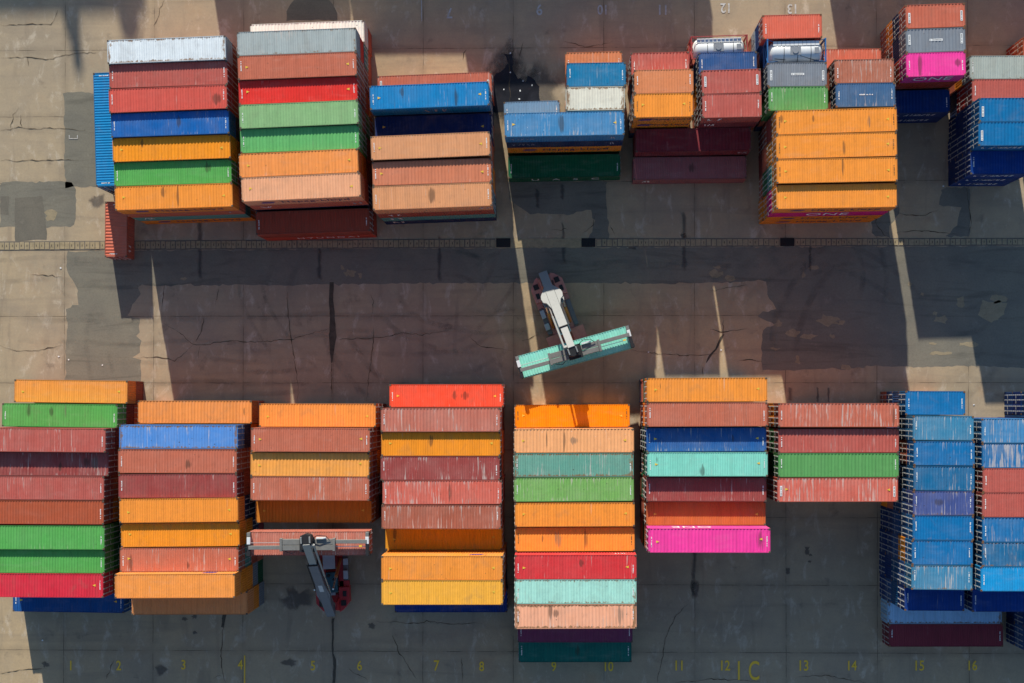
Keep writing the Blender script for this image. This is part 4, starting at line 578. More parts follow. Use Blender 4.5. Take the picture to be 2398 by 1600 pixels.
def cast_mesh(mat):
    b = MB()
    b.box(-0.178, 0.004, -0.16, 0.003, -0.116, 0.0)
    b.box(-0.125, -0.05, -0.115, -0.045, -0.0005, 0.0025, 1)
    return b.mesh('corner_casting', [mat, M['slot']])

def code_mesh(kind, seed):
    r = random.Random(seed); b = MB()
    if kind == 'plate':
        b.box(-0.11, 0.11, -0.52, 0.52, 0.0, 0.006)
        y = -0.44
        while y < 0.42:
            w = r.uniform(0.04, 0.075); b.box(-0.055, 0.055, y, y + w, 0.006, 0.008, 1); y += w + r.choice((0.05, 0.05, 0.12))
    elif kind == 'wide':
        b.box(-0.66, 0.66, -0.11, 0.11, 0.0, 0.006)
        x = -0.58
        while x < 0.55:
            w = r.uniform(0.05, 0.09); b.box(x, x + w, -0.05, 0.05, 0.006, 0.008, 1); x += w + r.choice((0.05, 0.05, 0.14))
    elif kind == 'line':
        x = -0.66
        while x < 0.6:
            w = r.uniform(0.06, 0.12); b.box(x, x + w, -0.055, 0.055 + r.uniform(-.02, .02), 0.0, 0.006); x += w + r.choice((0.03, 0.03, 0.14))
    else:
        y = -0.5
        while y < 0.45:
            w = r.uniform(0.06, 0.10); b.box(-0.045, 0.045 + r.uniform(-0.03, 0.02), y, y + w, 0.0, 0.006); y += w + r.choice((0.02, 0.02, 0.11))
    return b

MESH = {}
def mesh_for(key, fn):
    if key not in MESH: MESH[key] = fn()
    return MESH[key]
codes = [code_mesh('strip', s).mesh('roof_lettering', [M['code']]) for s in range(6)]
darkcodes = [code_mesh('strip', 20 + s).mesh('roof_lettering', [M['darkcode']]) for s in range(3)]
plates = [code_mesh('plate', 40 + s).mesh('roof_lettering', [M['plate'], M['slot']]) for s in range(3)]
wideplate = code_mesh('wide', 60).mesh('roof_lettering', [M['plate'], M['slot']])
codeline = code_mesh('line', 61).mesh('roof_lettering', [M['code']])
tri = MB(); tri.prism([(-0.15, -0.13), (0.17, 0.0), (-0.15, 0.13)], 0.0, 0.006)
trimesh = tri.mesh('height_warning', [M['warn']])

def props(o, c):
    o.color = c['rgba']
    o['fade'] = float(c['fade']); o['rust'] = float(c['rust']); o['speck'] = float(c['speck']); o['halflen'] = c['L'] / 2

def add(name, me, parent, loc, rz=0.0, c=None, sc=None):
    o = bpy.data.objects.new(name, me); COL.objects.link(o); o.parent = parent
    o.location = loc; o.rotation_euler = (0, 0, rz)
    if sc: o.scale = sc
    if c: props(o, c)
    return o

def container(c, top, x, y, z, yaw, label, group, castings=True):
    """c: rgba, L, h, door (+1 east, -1 west), fade, rust, speck, stains, marks"""
    L, h, dr = c['L'], c['h'], c['door']; hx = L / 2
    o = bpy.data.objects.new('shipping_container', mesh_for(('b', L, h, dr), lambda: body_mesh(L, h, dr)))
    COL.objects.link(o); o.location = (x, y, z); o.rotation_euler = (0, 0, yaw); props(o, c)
    tag(o, label, 'container', group)
    # doors at one end: two leaves, each with two locking rods
    lm = mesh_for(('l', h), lambda: leaf_mesh(h)); rm = mesh_for(('r', h), lambda: rod_mesh(h))
    for s in (-1, 1):
        up = 1 if s * dr > 0 else -1
        lf = bpy.data.objects.new('door_leaf', mesh_for(('lf', h, s), lambda: mirrored(lm, s))); COL.objects.link(lf); lf.parent = o
        lf.location = (dr * (hx - 0.02), 0, 0); lf.rotation_euler = (0, 0, 0 if dr > 0 else PI); props(lf, c)
        for yy in (0.33, 0.86):
            r = bpy.data.objects.new('locking_rod', rm); COL.objects.link(r); r.parent = lf
            r.location = (0, s * yy, 0)
    if castings:
        cm = mesh_for('cast' + c['cast'], lambda: cast_mesh(M[c['cast']]))
        for sx in (-1, 1):
            for sy in (-1, 1):
                q = bpy.data.objects.new('corner_casting', cm); COL.objects.link(q); q.parent = o
                q.location = (sx * hx, sy * W2, h - 0.002); q.scale = (sx, sy, 1)
    if top:
        pv = ((0.285, 0.032), (0.24, 0.026), (0.34, 0.036), (0.285, 0.024))[int(abs(x * 7.3 + y * 3.1)) % 4]
        rf = add('roof_panel', mesh_for(('rf', L, pv), lambda: roof_mesh(L, *pv)), o, (0, 0, h - 0.012), 0, c)
        for nm, st in zip(('stain_a', 'stain_b', 'stain_c'), list(c['stains']) + [(0.0, 0.0, 0.0)] * 3):
            rf[nm] = [float(v) for v in st[:3]]
        zr = 0.0
        mk = c['marks']; rr = random.Random(int(x * 31 + y * 17))
        for sx in (-1, 1):
            yo = rr.uniform(-0.2, 0.2)
            if 'W' in mk or 'P' in mk: add('roof_lettering', rr.choice(plates), rf, (sx * (hx - 0.38), yo, -0.006))
            elif 'w' in mk: add('roof_lettering', rr.choice(codes), rf, (sx * (hx - 0.34), yo, -0.006), 0 if sx > 0 else PI)
            elif 'k' in mk: add('roof_lettering', rr.choice(darkcodes), rf, (sx * (hx - 0.34), yo, -0.006), 0 if sx > 0 else PI)
            if 'y' in mk: add('height_warning', trimesh, rf, (sx * (hx - 0.95), rr.uniform(-0.15, 0.15), -0.006), 0 if sx < 0 else PI)
        if 'P' in mk: add('roof_lettering', wideplate, rf, (0.05, 0.03, -0.006))
        if 'c' in mk: add('roof_lettering', codeline, rf, (0.05, 0.03, -0.006))
    return o

def mirrored(me, s):
    if s > 0: return me
    bm = bmesh.new(); bm.from_mesh(me)
    bmesh.ops.scale(bm, vec=(1, -1, 1), verts=bm.verts); bmesh.ops.reverse_faces(bm, faces=bm.faces)
    n = me.copy(); bm.to_mesh(n); bm.free()
    return n

# ------------------------------------------------------------------ lettering on the long sides
def text_object(name, cu):
    """turn a text curve into a plain mesh object"""
    key = ('txt', cu.body, cu.size, cu.space_character, cu.materials[0].name, cu.extrude)
    if key not in MESH:
        t = bpy.data.objects.new(name, cu); COL.objects.link(t)
        dg = bpy.context.evaluated_depsgraph_get(); dg.update()
        MESH[key] = bpy.data.meshes.new_from_object(t.evaluated_get(dg)); MESH[key].name = name
        bpy.data.objects.remove(t)
    o = bpy.data.objects.new(name, MESH[key]); COL.objects.link(o)
    return o
def letters(parent, text, size, mat, x, z, side=-1, spacing=1.0, squeeze=1.0, shear=0.0):
    cu = bpy.data.curves.new('lettering', 'FONT'); cu.body = text; cu.size = size; cu.align_x = 'CENTER'; cu.align_y = 'CENTER'
    cu.space_character = spacing; cu.extrude = 0.004; cu.shear = shear; cu.materials.append(mat); cu.resolution_u = 3
    o = text_object('lettering', cu); o.parent = parent
    o.location = (x, side * (W2 + 0.004), z); o.rotation_euler = (PI / 2, 0, 0 if side < 0 else PI); o.scale = (squeeze, 1, 1)
    return o
def strokes(parent, x, z, w, hgt, mat, side=-1, seed=0, name='lettering'):
    r = random.Random(seed); b = MB(); u = -w / 2
    while u < w / 2:
        lw = r.uniform(0.35, 0.75) * hgt
        for k in range(3):
            a = u + lw * r.random(); b2 = u + lw * r.random()
            z0, z1 = (-hgt / 2, hgt / 2) if k < 2 else (r.uniform(-.2, .2) * hgt,) * 2
            t = 0.13 * hgt
            b.quad([(a - t / 2, 0, z0), (a + t / 2, 0, z0), (b2 + t / 2, 0, z1 + (t if k == 2 else 0)), (b2 - t / 2, 0, z1 + (t if k == 2 else 0))])
        u += lw + r.choice((0.12, 0.12, 0.5)) * hgt
    o = b.build(name, mat, parent)
    o.location = (x, side * (W2 + 0.003), z)
    if side > 0: o.rotation_euler = (0, 0, PI)
    return o
def swoosh(parent, x, z, side=-1):
    """blue block logo of slanted bars beside the lettering"""
    b = MB()
    for i, (a, l) in enumerate(((0.0, 1.25), (0.12, 1.35), (0.24, 1.25))):
        zz = -0.42 + i * 0.30
        b.quad([(a - l / 2, 0, zz), (a + l / 2, 0, zz), (a + l / 2 + 0.14, 0, zz + 0.2), (a - l / 2 + 0.14, 0, zz + 0.2)])
    o = b.build('logo', M['logoblue'], parent); o.location = (x, side * (W2 + 0.003), z)
    if side > 0: o.rotation_euler = (0, 0, PI)
M['logoblue'] = simple('blue logo paint', (0.035, 0.045, 0.22), 0.6, var=0.2)
M['wletter'] = simple('white lettering', (0.72, 0.71, 0.69), 0.6, var=0.3)
M['dletter'] = simple('dark blue lettering', (0.03, 0.03, 0.09), 0.6, var=0.2)
M['ghost'] = simple('faded lettering', (0.34, 0.32, 0.36), 0.6, var=0.4)

# ------------------------------------------------------------------ the stacks
BLK = {
 'T1': ('leftmost upper block', 'containers in the leftmost upper block'),
 'T2': ('second upper block', 'containers in the second upper block'),
 'T3': ('third upper block', 'containers in the third upper block'),
 'T4': ('specked-blue block', 'containers in the specked-blue block'),
 'T4b': ('stacks behind specked-blue block', 'containers in the stacks behind specked-blue block'),
 'T5': ('block ending in maroon', 'containers in the block ending in maroon'),
 'T6': ('stacks before the red-framed tank', 'containers in the stacks before the red-framed tank'),
 'T7': ('blue-framed tank block', 'containers in the blue-framed tank block'),
 'T7b': ('stacks with lettered navy roof', 'containers in the stacks with lettered navy roof'),
 'O': ('four-orange block', 'containers in the four-orange block'),
 'T8': ('short magenta block', 'containers in the short magenta block'),
 'T9': ('upper right-edge block', 'containers in the upper right-edge block'),
 'B1': ('leftmost lower block', 'containers in the leftmost lower block'),
 'B2': ('second lower block', 'containers in the second lower block'),
 'B3': ('block beside dark-boom stacker', 'containers in the block beside dark-boom stacker'),
 'C': ('yellow-roof block', 'containers in the yellow-roof block'),
 'D': ('block ending in dark teal', 'containers in the block ending in dark teal'),
 'E': ('long magenta block', 'containers in the long magenta block'),
 'F': ('four-row lower block', 'containers in the four-row lower block'),
 'G': ('blue lower block', 'containers in the blue lower block'),
 'H': ('lower right-edge block', 'containers in the lower right-edge block'),
 'J': ('cut-off right-edge stacks', 'containers in the cut-off right-edge stacks')}
ORD = ['zeroth', 'first', 'second', 'third', 'fourth', 'fifth', 'sixth', 'seventh', 'eighth', 'ninth', 'tenth', 'eleventh']
mass = MB(); mass_cols = []
OBJ = {}

def look(c, key):
    s = SAY[key]
    if c['speck'] > 0.5: return 'white-specked ' + s
    if c['rust'] > 0.7: return 'rust-stained ' + s
    if c['fade'] > 0.72: return 'streaked ' + s
    if c['stains']: return 'smeared ' + s
    return s

def mass_box(x, y, z, yaw, L, h, key):
    """a container nobody can see in the picture: shell only"""
    Mx = Matrix.Translation((x, y, z)) @ Matrix.Rotation(yaw, 4, 'Z')
    if key not in mass_cols: mass_cols.append(key)
    mi = mass_cols.index(key); hx = L / 2
    mass.box(-hx + 0.05, hx - 0.05, -W2 + 0.03, W2 - 0.03, 0.02, h - 0.03, mi, Mx)
    for sx in (-1, 1):
        for sy in (-1, 1):
            x0, x1 = sorted((sx * hx, sx * (hx - 0.17))); y0, y1 = sorted((sy * W2, sy * (W2 - 0.16)))
            mass.box(x0, x1, y0, y1, 0.004, h - 0.004, mi, Mx)

def pick(key):
    return paint(CP[key])

rows = {}
for R in ROWS:
    rows.setdefault(R[0], []).append(R)
for blk, lst in rows.items():
    lst.sort(key=lambda r: -r[3])
    for k, R in enumerate(lst): R.append(k + 1)

for blk, lst in rows.items():
    where, group = BLK[blk]
    for R in lst:
        _, idx, x, y, yaw, L, nt, nh, key, low, door, fade, rust, speck, stains, marks, rank = R
        low = low.split()
        hs = [2.896 if (nt - 1 - i) < nh else 2.591 for i in range(nt)]      # tall boxes on top
        z = 0.0; yr = math.radians(yaw)
        rng = random.Random(blk + str(idx))
        for tier in range(nt):
            top = tier == nt - 1
            h = hs[tier]
            below = nt - 1 - tier                                               # 0 = top
            kk = key if top else (low[below - 1] if below - 1 < len(low) else 'brown')
            ident = '%s-%s.%d' % (blk, idx, below)
            xx = x if top else x + rng.uniform(-0.05, 0.05)
            if not top and L < 7: xx = x + rng.uniform(-0.03, 0.03)
            if kk.startswith('TANK'):
                OBJ[ident] = ('TANK', kk, (xx, y, z), yr, h); z += h; continue
            if ident in HIDDEN:
                mass_box(xx, y, z, yr, L, h, kk); z += h; continue
            cc = pick(kk)
            j = rng.uniform(0.92, 1.08) if not top else 1.0
            c = dict(rgba=(cc[0] * j, cc[1] * j, cc[2] * j, 1.0), L=L, h=h, door=(1 if door == 'E' else -1) if (top or rng.random() < 0.6) else rng.choice((-1, 1)),
                     fade=fade if top else 0.3, rust=rust if top else rng.uniform(0.2, 0.5), speck=speck if top else 0.0,
                     stains=stains if top else (), marks=marks if top else '',
                     cast='casting' if blk in ('G', 'H', 'J', 'T8', 'T7', 'T7b') else 'darkcast')
            size = 'long' if L > 10 else 'short'
            row = '%s row down in %s' % (ORD[rank], where)
            if top: lab = '%s %s container topping %s' % (look(c, kk), size, row)
            else: lab = '%s %s container, %s below top, %s' % (SAY[kk], size, ('one' if below == 1 else ['zero', 'one', 'two', 'three', 'four', 'five'][below]), row)
            OBJ[ident] = container(c, top, xx, y, z, yr, lab, group)
            z += h

# the two boxes standing crosswise at the left end of the upper row
def cross(x, y, L, h, key, label, fade, z=0.0, yaw=PI / 2 + 0.012, marks='w', ghost=False):
    c = dict(rgba=rgba(pick(key)), L=L, h=h, door=-1, fade=fade, rust=0.25, speck=0, stains=(), marks=marks, cast='darkcast')
    return container(c, not ghost, x, y, z, yaw, label, 'containers set crosswise beside the leftmost upper block')
cross(-48.05, 29.35, 12.192, 2.591, 'navy', 'navy long container set crosswise under the blue ribbed roof at far left', 0.2, 0.0, PI / 2 + 0.030, '', True)
cross(-48.05, 29.35, 12.192, 2.896, 'blue', 'blue long container set crosswise beside the leftmost upper block', 0.15, 2.591, PI / 2 + 0.030, 'w')
OBJ['cross'] = cross(-47.9, 19.02, 6.058, 2.591, 'brown2', 'reddish short container set crosswise on the ground below the leftmost upper block', 0.2, 0.0, PI / 2 - 0.005, 'w')

# lettering seen on the sides
def put(i, fn, *a, **k):
    if i in OBJ and not isinstance(OBJ[i], tuple): fn(OBJ[i], *a, **k)
def hlloyd(i, side=-1, mat='dletter', z=1.5, x=1.2, sz=1.35):
    put(i, letters, 'Hapag-Lloyd', sz, M[mat], x * (1 if side < 0 else -1), z, side, 1.05)
    put(i, swoosh, (x - 5.1) * (1 if side < 0 else -1), z, side)
for i in ('T1-7.0', 'T1-7.3', 'T2-7.0', 'O-4.0', 'O-4.2', 'O-4.3', 'T4-1.2'): hlloyd(i)
for i in ('T5-2.0', 'T5-2.1'):
    put(i, letters, 'Hapag-Lloyd', 0.85, M['dletter'], 0.75, 1.45, -1); put(i, swoosh, -1.95, 1.45)
put('O-4.1', letters, 'ONE', 2.1, M['wletter'], -0.1, 1.45, -1, 1.05)
put('T8-3.0', letters, 'ONE', 1.9, M['wletter'], -0.1, 1.4, -1, 1.05)
put('E-7.0', letters, 'ONE', 1.9, M['wletter'], -1.6, 1.4, 1, 1.05)
put('T2-8.1', letters, 'HYUNDAI', 1.25, M['wletter'], 0.9, 1.3, -1, 1.35)
put('T4-2.0', letters, 'U  A  S  C', 1.35, M['wletter'], 0.1, 1.25, -1, 1.3)
put('C-8.0', swoosh, 3.6, 1.6, 1); put('B2-8.0', swoosh, 3.5, 1.6, 1)
put('D-7.0', strokes, 4.6, 1.7, 1.2, 0.5, M['wletter'], 1, 5)
put('T3-1.0', strokes, 0.3, 1.3, 1.9, 1.0, M['ghost'], -1, 8)
for k, i in enumerate(('T8-4.0', 'T8-4.1', 'T9-4.0', 'T9-5.0', 'T9-5.1', 'T9-5.2')): put(i, strokes, -0.2, 1.5, 4.4, 0.75, M['wletter'], -1, 9)
for k, i in enumerate(('T3-5.1', 'T3-5.2', 'T3-5.3', 'T1-7.2', 'T2-7.1', 'T5-4.0', 'T6-3.0', 'T6-3.1')): put(i, strokes, -4.6 if i[1] != '6' else -1.9, 1.6, 1.1, 0.9, M['wletter'], -1, 20 + k)
for k, i in enumerate(('T4-1.0', 'T4-1.1')):
    put(i, strokes, -4.4, 1.5, 2.2, 0.6, M['ghost'], -1, 40); put(i, strokes, 5.1, 1.5, 0.7, 0.9, M['ghost'], -1, 41)
for k, i in enumerate(('T1-7.1', 'T2-7.1', 'T3-5.0', 'T5-3.0')): put(i, strokes, 5.0, 1.5, 0.8, 0.9, M['ghost'], -1, 50 + k)
o = OBJ['cross']; strokes(o, -2.0, 1.6, 0.9, 0.8, M['wletter'], -1, 3)

# ------------------------------------------------------------------ tank containers
M['tankwhite'] = simple('white tank cladding', (0.74, 0.75, 0.74), 0.32, 0.0, var=0.12, scale=1.2, dirtamt=0.18, spec=0.5)
M['tanksteel'] = simple('pale steel cladding', (0.74, 0.75, 0.74), 0.3, 0.12, var=0.15, scale=1.2, dirtamt=0.12, spec=0.5)
M['bluef'] = simple('blue frame paint', (0.03, 0.14, 0.34), 0.5)
M['redf'] = simple('red frame paint', (0.36, 0.05, 0.05), 0.5)
M['strap'] = simple('dark strap', (0.06, 0.065, 0.07), 0.6)
M['hatch'] = simple('grey hatch metal', (0.36, 0.37, 0.38), 0.4, 0.4)
def tank(spec, label):
    _, kk, loc, yr, h = spec
    fr = M['bluef'] if kk == 'TANKB' else M['redf']; cl = M['tanksteel'] if kk == 'TANKB' else M['tankwhite']
    o = empty('tank_container', loc, yr); tag(o, label, 'tank container', 'tank containers among the short stacks')
    hx = 3.029
    b = MB()
    for sx in (-1, 1):
        for sy in (-1, 1):
            x0, x1 = sorted((sx * hx, sx * (hx - 0.15))); y0, y1 = sorted((sy * W2, sy * (W2 - 0.14)))
            b.box(x0, x1, y0, y1, 0.004, h - 0.004)
            b.tube((sx * (hx - 0.1), sy * (W2 - 0.07), h - 0.12), (sx * (hx - 1.2), sy * 0.95, 1.9), 0.04, 6)
        x0, x1 = sorted((sx * (hx - 0.01), sx * (hx - 0.13)))
        b.box(x0, x1, -W2 + 0.14, W2 - 0.14, h - 0.14, h - 0.02); b.box(x0, x1, -W2 + 0.14, W2 - 0.14, 0.02, 0.16)
        b.tube((sx * (hx - 0.07), -W2 + 0.1, 0.3), (sx * (hx - 0.07), W2 - 0.1, h - 0.3), 0.04, 6)
        b.tube((sx * (hx - 0.07), W2 - 0.1, 0.3), (sx * (hx - 0.07), -W2 + 0.1, h - 0.3), 0.04, 6)
    for sy in (-1, 1):
        b.box(-hx + 0.15, hx - 0.15, sy * (W2 - 0.06) - 0.05, sy * (W2 - 0.06) + 0.05, 0.03, 0.15)
        if kk == 'TANKR': b.box(-hx + 0.15, hx - 0.15, sy * (W2 - 0.05) - 0.04, sy * (W2 - 0.05) + 0.04, h - 0.10, h - 0.02)
    b.build('frame', fr, o)
    b = MB(); n = 28; zc = 1.30; r = 1.12; prof = [(-2.72, 0.35), (-2.66, 0.75), (-2.45, 1.02), (-2.2, r), (2.2, r), (2.45, 1.02), (2.66, 0.75), (2.72, 0.35)]
    ringv = []
    for x, rr in prof:
        ringv.append(len(b.v)); b.v += [(x, rr * math.cos(2 * PI * i / n), zc + rr * math.sin(2 * PI * i / n)) for i in range(n)]
    for a, c in zip(ringv, ringv[1:]):
        for i in range(n):
            j = (i + 1) % n; b.f.append((a + i, a + j, c + j, c + i)); b.m.append(0)
    b.f.append(tuple(ringv[0] + i for i in range(n))); b.m.append(0)
    b.f.append(tuple(ringv[-1] + i for i in reversed(range(n)))); b.m.append(0)
    t = b.build('tank_shell', cl, o, smooth=True)
    for x in (-1.25, 0.15, 1.5):
        b = MB()
        for i in range(20):
            a0 = PI * (0.02 + 0.96 * i / 20); a1 = PI * (0.02 + 0.96 * (i + 1) / 20)
            p = [(x + s * 0.03, (r + 0.012) * math.cos(a), zc + (r + 0.012) * math.sin(a)) for a in (a0, a1) for s in (-1, 1)]
            b.quad([p[0], p[1], p[3], p[2]])
        b.build('strap', M['strap'], o)
    b = MB(); b.box(-0.62, 0.45, -0.42, 0.42, zc + r - 0.16, zc + r + 0.05); b.tube((-0.1, 0, zc + r + 0.05), (-0.1, 0, zc + r + 0.12), 0.3, 16)
    b.build('manhole_box', M['hatch'], o)
    b = MB(); b.box(1.85, 2.3, -0.3, 0.3, zc + r - 0.14, zc + r + 0.06); b.build('valve_box', M['hatch'], o)
    b = MB()
    for i in range(11): b.box(-2.35 + i * 0.43, -2.35 + i * 0.43 + 0.4, 0.55, 1.0, zc + r - 0.09, zc + r - 0.05)
    b.build('walkway', M['tankwhite'], o)
    b = MB(); b.tube((-2.2, -0.75, zc + 0.87), (-1.1, -0.85, zc + 0.80), 0.03, 6); b.tube((0.4, -0.5, zc + 1.03), (1.9, -0.9, zc + 0.72), 0.03, 6); b.tube((1.9, -0.9, zc + 0.72), (2.4, -0.9, zc + 0.6), 0.03, 6)
    b.build('drain_hose', M['strap'], o)
tank(OBJ['T7-1.0'], 'pale steel tank in a blue frame between coral and slate grey short containers')
tank(OBJ['T6-0.0'], 'white tank in a red frame half hidden behind a dull navy short container')

# boxes standing north of the picture whose shadows reach into it
def off_stack(xw, yf, n, nrow, L=12.192):
    for r_ in range(nrow):
        z = 0
        for k in range(n):
            mass_box(xw + L / 2, yf + W2 + r_ * 2.5, z, 0.0, L, 2.896, ('brown', 'orange2', 'navy', 'green2')[(k + r_) % 4]); z += 2.896
off_stack(-41.3, 68.0, 4, 2); off_stack(-29.0, 68.0, 4, 2, 2.0)
off_stack(-26.2, 68.0, 4, 2); off_stack(-13.8, 64.5, 4, 3); off_stack(-1.4, 64.5, 4, 3); off_stack(11.0, 64.5, 4, 3, 2.0)
off_stack(27.5, 63.0, 4, 3); off_stack(39.9, 63.0, 4, 3); off_stack(52.4, 63.0, 4, 3)
def mass_mat(key):
    return simple('hidden box paint ' + key, pick(key), 0.6, var=0.3, dirtamt=0.3)
mo = mass.build('container_stacks', [mass_mat(k) for k in mass_cols])
tag(mo, 'closely packed containers buried inside the stacks', 'containers', None, 'stuff')
# ------------------------------------------------------------------ ground
def poly_obj(name, polys, z, mat, jitter=0.0, seg=0.6, kind='structure', th=None):
    b = MB(); r = random.Random(len(polys) * 7 + int(z * 10000))
    for P in polys:
        pts = []
        for i, p in enumerate(P):
            q = P[(i + 1) % len(P)]
            d = math.hypot(q[0] - p[0], q[1] - p[1]); n = max(1, int(d / seg)) if jitter else 1
            for k in range(n):
                f = k / n
                j = jitter * (0.4 if k else 0.7)
                pts.append((p[0] + (q[0] - p[0]) * f + r.gauss(0, j), p[1] + (q[1] - p[1]) * f + r.gauss(0, j), z))
        b.quad(pts)
    bm = bmesh.new(); me = b.mesh(name, [mat]); bm.from_mesh(me)
    bmesh.ops.triangulate(bm, faces=bm.faces[:])
    for f in bm.faces:
        if f.normal.z < 0: f.normal_flip()
    bm.to_mesh(me); bm.free()
    o = bpy.data.objects.new(name, me); COL.objects.link(o)
    o['kind'] = kind
    return o

J = GROUND['joint']
g = MB(); S = 900
g.quad([(-S, -S, 0), (S, -S, 0), (S, S, 0), (-S, S, 0)])
go = g.build('ground', ground_material(J)); go['kind'] = 'structure'
poly_obj('asphalt_paving', GROUND['asphalt'], 0.004, M['asphalt'], 0.17, 0.45)
poly_obj('asphalt_patch', GROUND['darkpatch'], 0.008, M['darkasphalt'], 0.10, 0.5)
poly_obj('worn_concrete_patch', GROUND['concrete'], 0.012, M['worn'], 0.09, 0.35)
def soft_stains(name, polys, z, mat):
    """each outline becomes rings that fade out towards the rim"""
    b = MB(); alpha = []
    for P in polys:
        n = len(P); cx = sum(p[0] for p in P) / n; cy = sum(p[1] for p in P) / n
        long_ = max(p[1] for p in P) - min(p[1] for p in P) > 2.2 * (max(p[0] for p in P) - min(p[0] for p in P))
        if long_:                                   # a drip line: three columns, faint at the sides and ends
            h = n // 2; Lf = P[:h]; Rt = P[h:][::-1]; base = len(b.v)
            for k in range(h):
                l_, r_ = Vector(Lf[k]), Vector(Rt[k]); mid = (l_ + r_) / 2; e = 1.0 if 0 < k < h - 1 else 0.0
                for q, a in ((mid + (l_ - mid) * 1.5, 0.0), (mid, e), (mid + (r_ - mid) * 1.5, 0.0)):
                    b.v.append((q[0], q[1], z)); alpha.append(a)
            for k in range(h - 1):
                for c in range(2):
                    a = base + k * 3 + c; b.f.append((a, a + 3, a + 4, a + 1)); b.m.append(0)
        else:
            base = len(b.v); b.v.append((cx, cy, z)); alpha.append(1.0)
            for s_, a in ((0.65, 0.95), (1.25, 0.0)):
                for p in P: b.v.append((cx + (p[0] - cx) * s_, cy + (p[1] - cy) * s_, z)); alpha.append(a)
            for i in range(n):
                j = (i + 1) % n
                b.f.append((base, base + 1 + i, base + 1 + j)); b.m.append(0)
                b.f.append((base + 1 + i, base + 1 + n + i, base + 1 + n + j, base + 1 + j)); b.m.append(0)
    me = b.mesh(name, [mat]); at = me.attributes.new('cover', 'FLOAT', 'POINT')
    at.data.foreach_set('value', alpha)
    o = bpy.data.objects.new(name, me); COL.objects.link(o); o['kind'] = 'structure'
    return o
def stain_material():
    t = NT('soaked-in oil')
    v = t.node('ShaderNodeTexCoord').outputs['Object']
    a = t.node('ShaderNodeAttribute', attribute_type='GEOMETRY', attribute_name='cover').outputs['Fac']
    n = t.noise(t.vmul(v, (1.0, 0.6, 1.0)), 1.1, 6.0, 0.7, 0.6)
    al = t.math('MULTIPLY', t.ramp(t.math('ADD', a, t.math('MULTIPLY', t.math('SUBTRACT', n, 0.5), 1.5)), 0.1, 1.0), 0.50)
    t.done((0.085, 0.075, 0.072, 1), 0.7)
    t.put(t.bsdf.inputs['Alpha'], al)
    return t.mat
soft_stains('oil_stains', GROUND['stain'], 0.016, stain_material())
poly_obj('puddle', GROUND['puddle'], 0.020, M['wet'], 0.16, 0.3)
def blobs(spec):
    out = []
    r = random.Random(31)
    for x, y, a, b_ in spec:
        out.append([(x + a * (1 + r.uniform(-.35, .35)) * math.cos(2 * PI * i / 16), y + b_ * (1 + r.uniform(-.35, .35)) * math.sin(2 * PI * i / 16)) for i in range(16)])
    return out
px_, py_ = GROUND['puddle'][0][4]
soft_stains('damp_rim', blobs([(px_ - 0.6, py_ - 1.0, 3.4, 3.6), (px_ - 1.4, py_ + 1.6, 1.5, 2.4), (px_ + 1.9, py_ - 1.6, 2.6, 2.6), (px_ - 2.0, py_ - 2.0, 1.9, 2.6)]), 0.0185, stain_material())
poly_obj('crack_sealing', GROUND['tar'], 0.024, M['tar'], 0.05, 0.4)

def tyre_marks():
    b = MB(); al = []; r = random.Random(17)
    def arc(cx, cy, rad, a0, a1, w, st):
        n = max(6, int(abs(a1 - a0) * rad / 0.8)); base = len(b.v)
        for i in range(n + 1):
            a = a0 + (a1 - a0) * i / n; e = st * min(1.0, 4.0 * min(i, n - i) / n)
            rr = rad + 0.15 * math.sin(i * 0.5)
            for o_, k in ((-w, 0.0), (-w * 0.45, e), (w * 0.45, e), (w, 0.0)):
                b.v.append((cx + (rr + o_) * math.cos(a), cy + (rr + o_) * math.sin(a), 0.0145)); al.append(k)
        for i in range(n):
            for c in range(3):
                q = base + i * 4 + c; b.f.append((q, q + 4, q + 5, q + 1)); b.m.append(0)
    for k in range(46):
        right_ = k % 2
        cx = r.uniform(18, 52) if right_ else r.uniform(-40, 30); cy = r.uniform(4, 18)
        rad = r.uniform(5, 15); a0 = r.uniform(0, 2 * PI); sp = r.uniform(0.5, 1.5); w = r.uniform(0.25, 0.5); st = r.uniform(0.35, 1.0)
        ym = [cy + rad * math.sin(a0 + sp * t_ / 6) for t_ in range(7)]
        if max(ym) > 18.5 or min(ym) < -4: continue
        for d in (0.0, 2.6): arc(cx, cy, rad + d, a0, a0 + sp, w, st)
    for k in range(14):                                       # long runs along the lane
        y0 = r.uniform(0, 17); x0 = r.uniform(-58, 30); L_ = r.uniform(10, 28); rad = r.uniform(120, 260) * r.choice((-1, 1)); st = r.uniform(0.3, 0.8)
        for d in (0.0, 2.4):
            a = PI / 2 if rad > 0 else -PI / 2
            arc(x0, y0 - rad * 1.0 + d if rad > 0 else y0 + abs(rad) + d, abs(rad), a - L_ / 2 / abs(rad), a + L_ / 2 / abs(rad), 0.35, st)
    me = b.mesh('tyre_marks', [tyre_material()]); at = me.attributes.new('cover', 'FLOAT', 'POINT'); at.data.foreach_set('value', al)
    o = bpy.data.objects.new('tyre_marks', me); COL.objects.link(o); o['kind'] = 'structure'
def tyre_material():
    t = NT('rubbed-in tyre rubber')
    v = t.node('ShaderNodeTexCoord').outputs['Object']
    a = t.node('ShaderNodeAttribute', attribute_type='GEOMETRY', attribute_name='cover').outputs['Fac']
    n = t.noise(v, 0.5, 5.0, 0.65, 0.5)
    t.done((0.075, 0.07, 0.068, 1), 0.85)
    t.put(t.bsdf.inputs['Alpha'], t.math('MULTIPLY', t.math('MULTIPLY', a, t.ramp(n, 0.3, 0.7)), 0.26))
    return t.mat
tyre_marks()

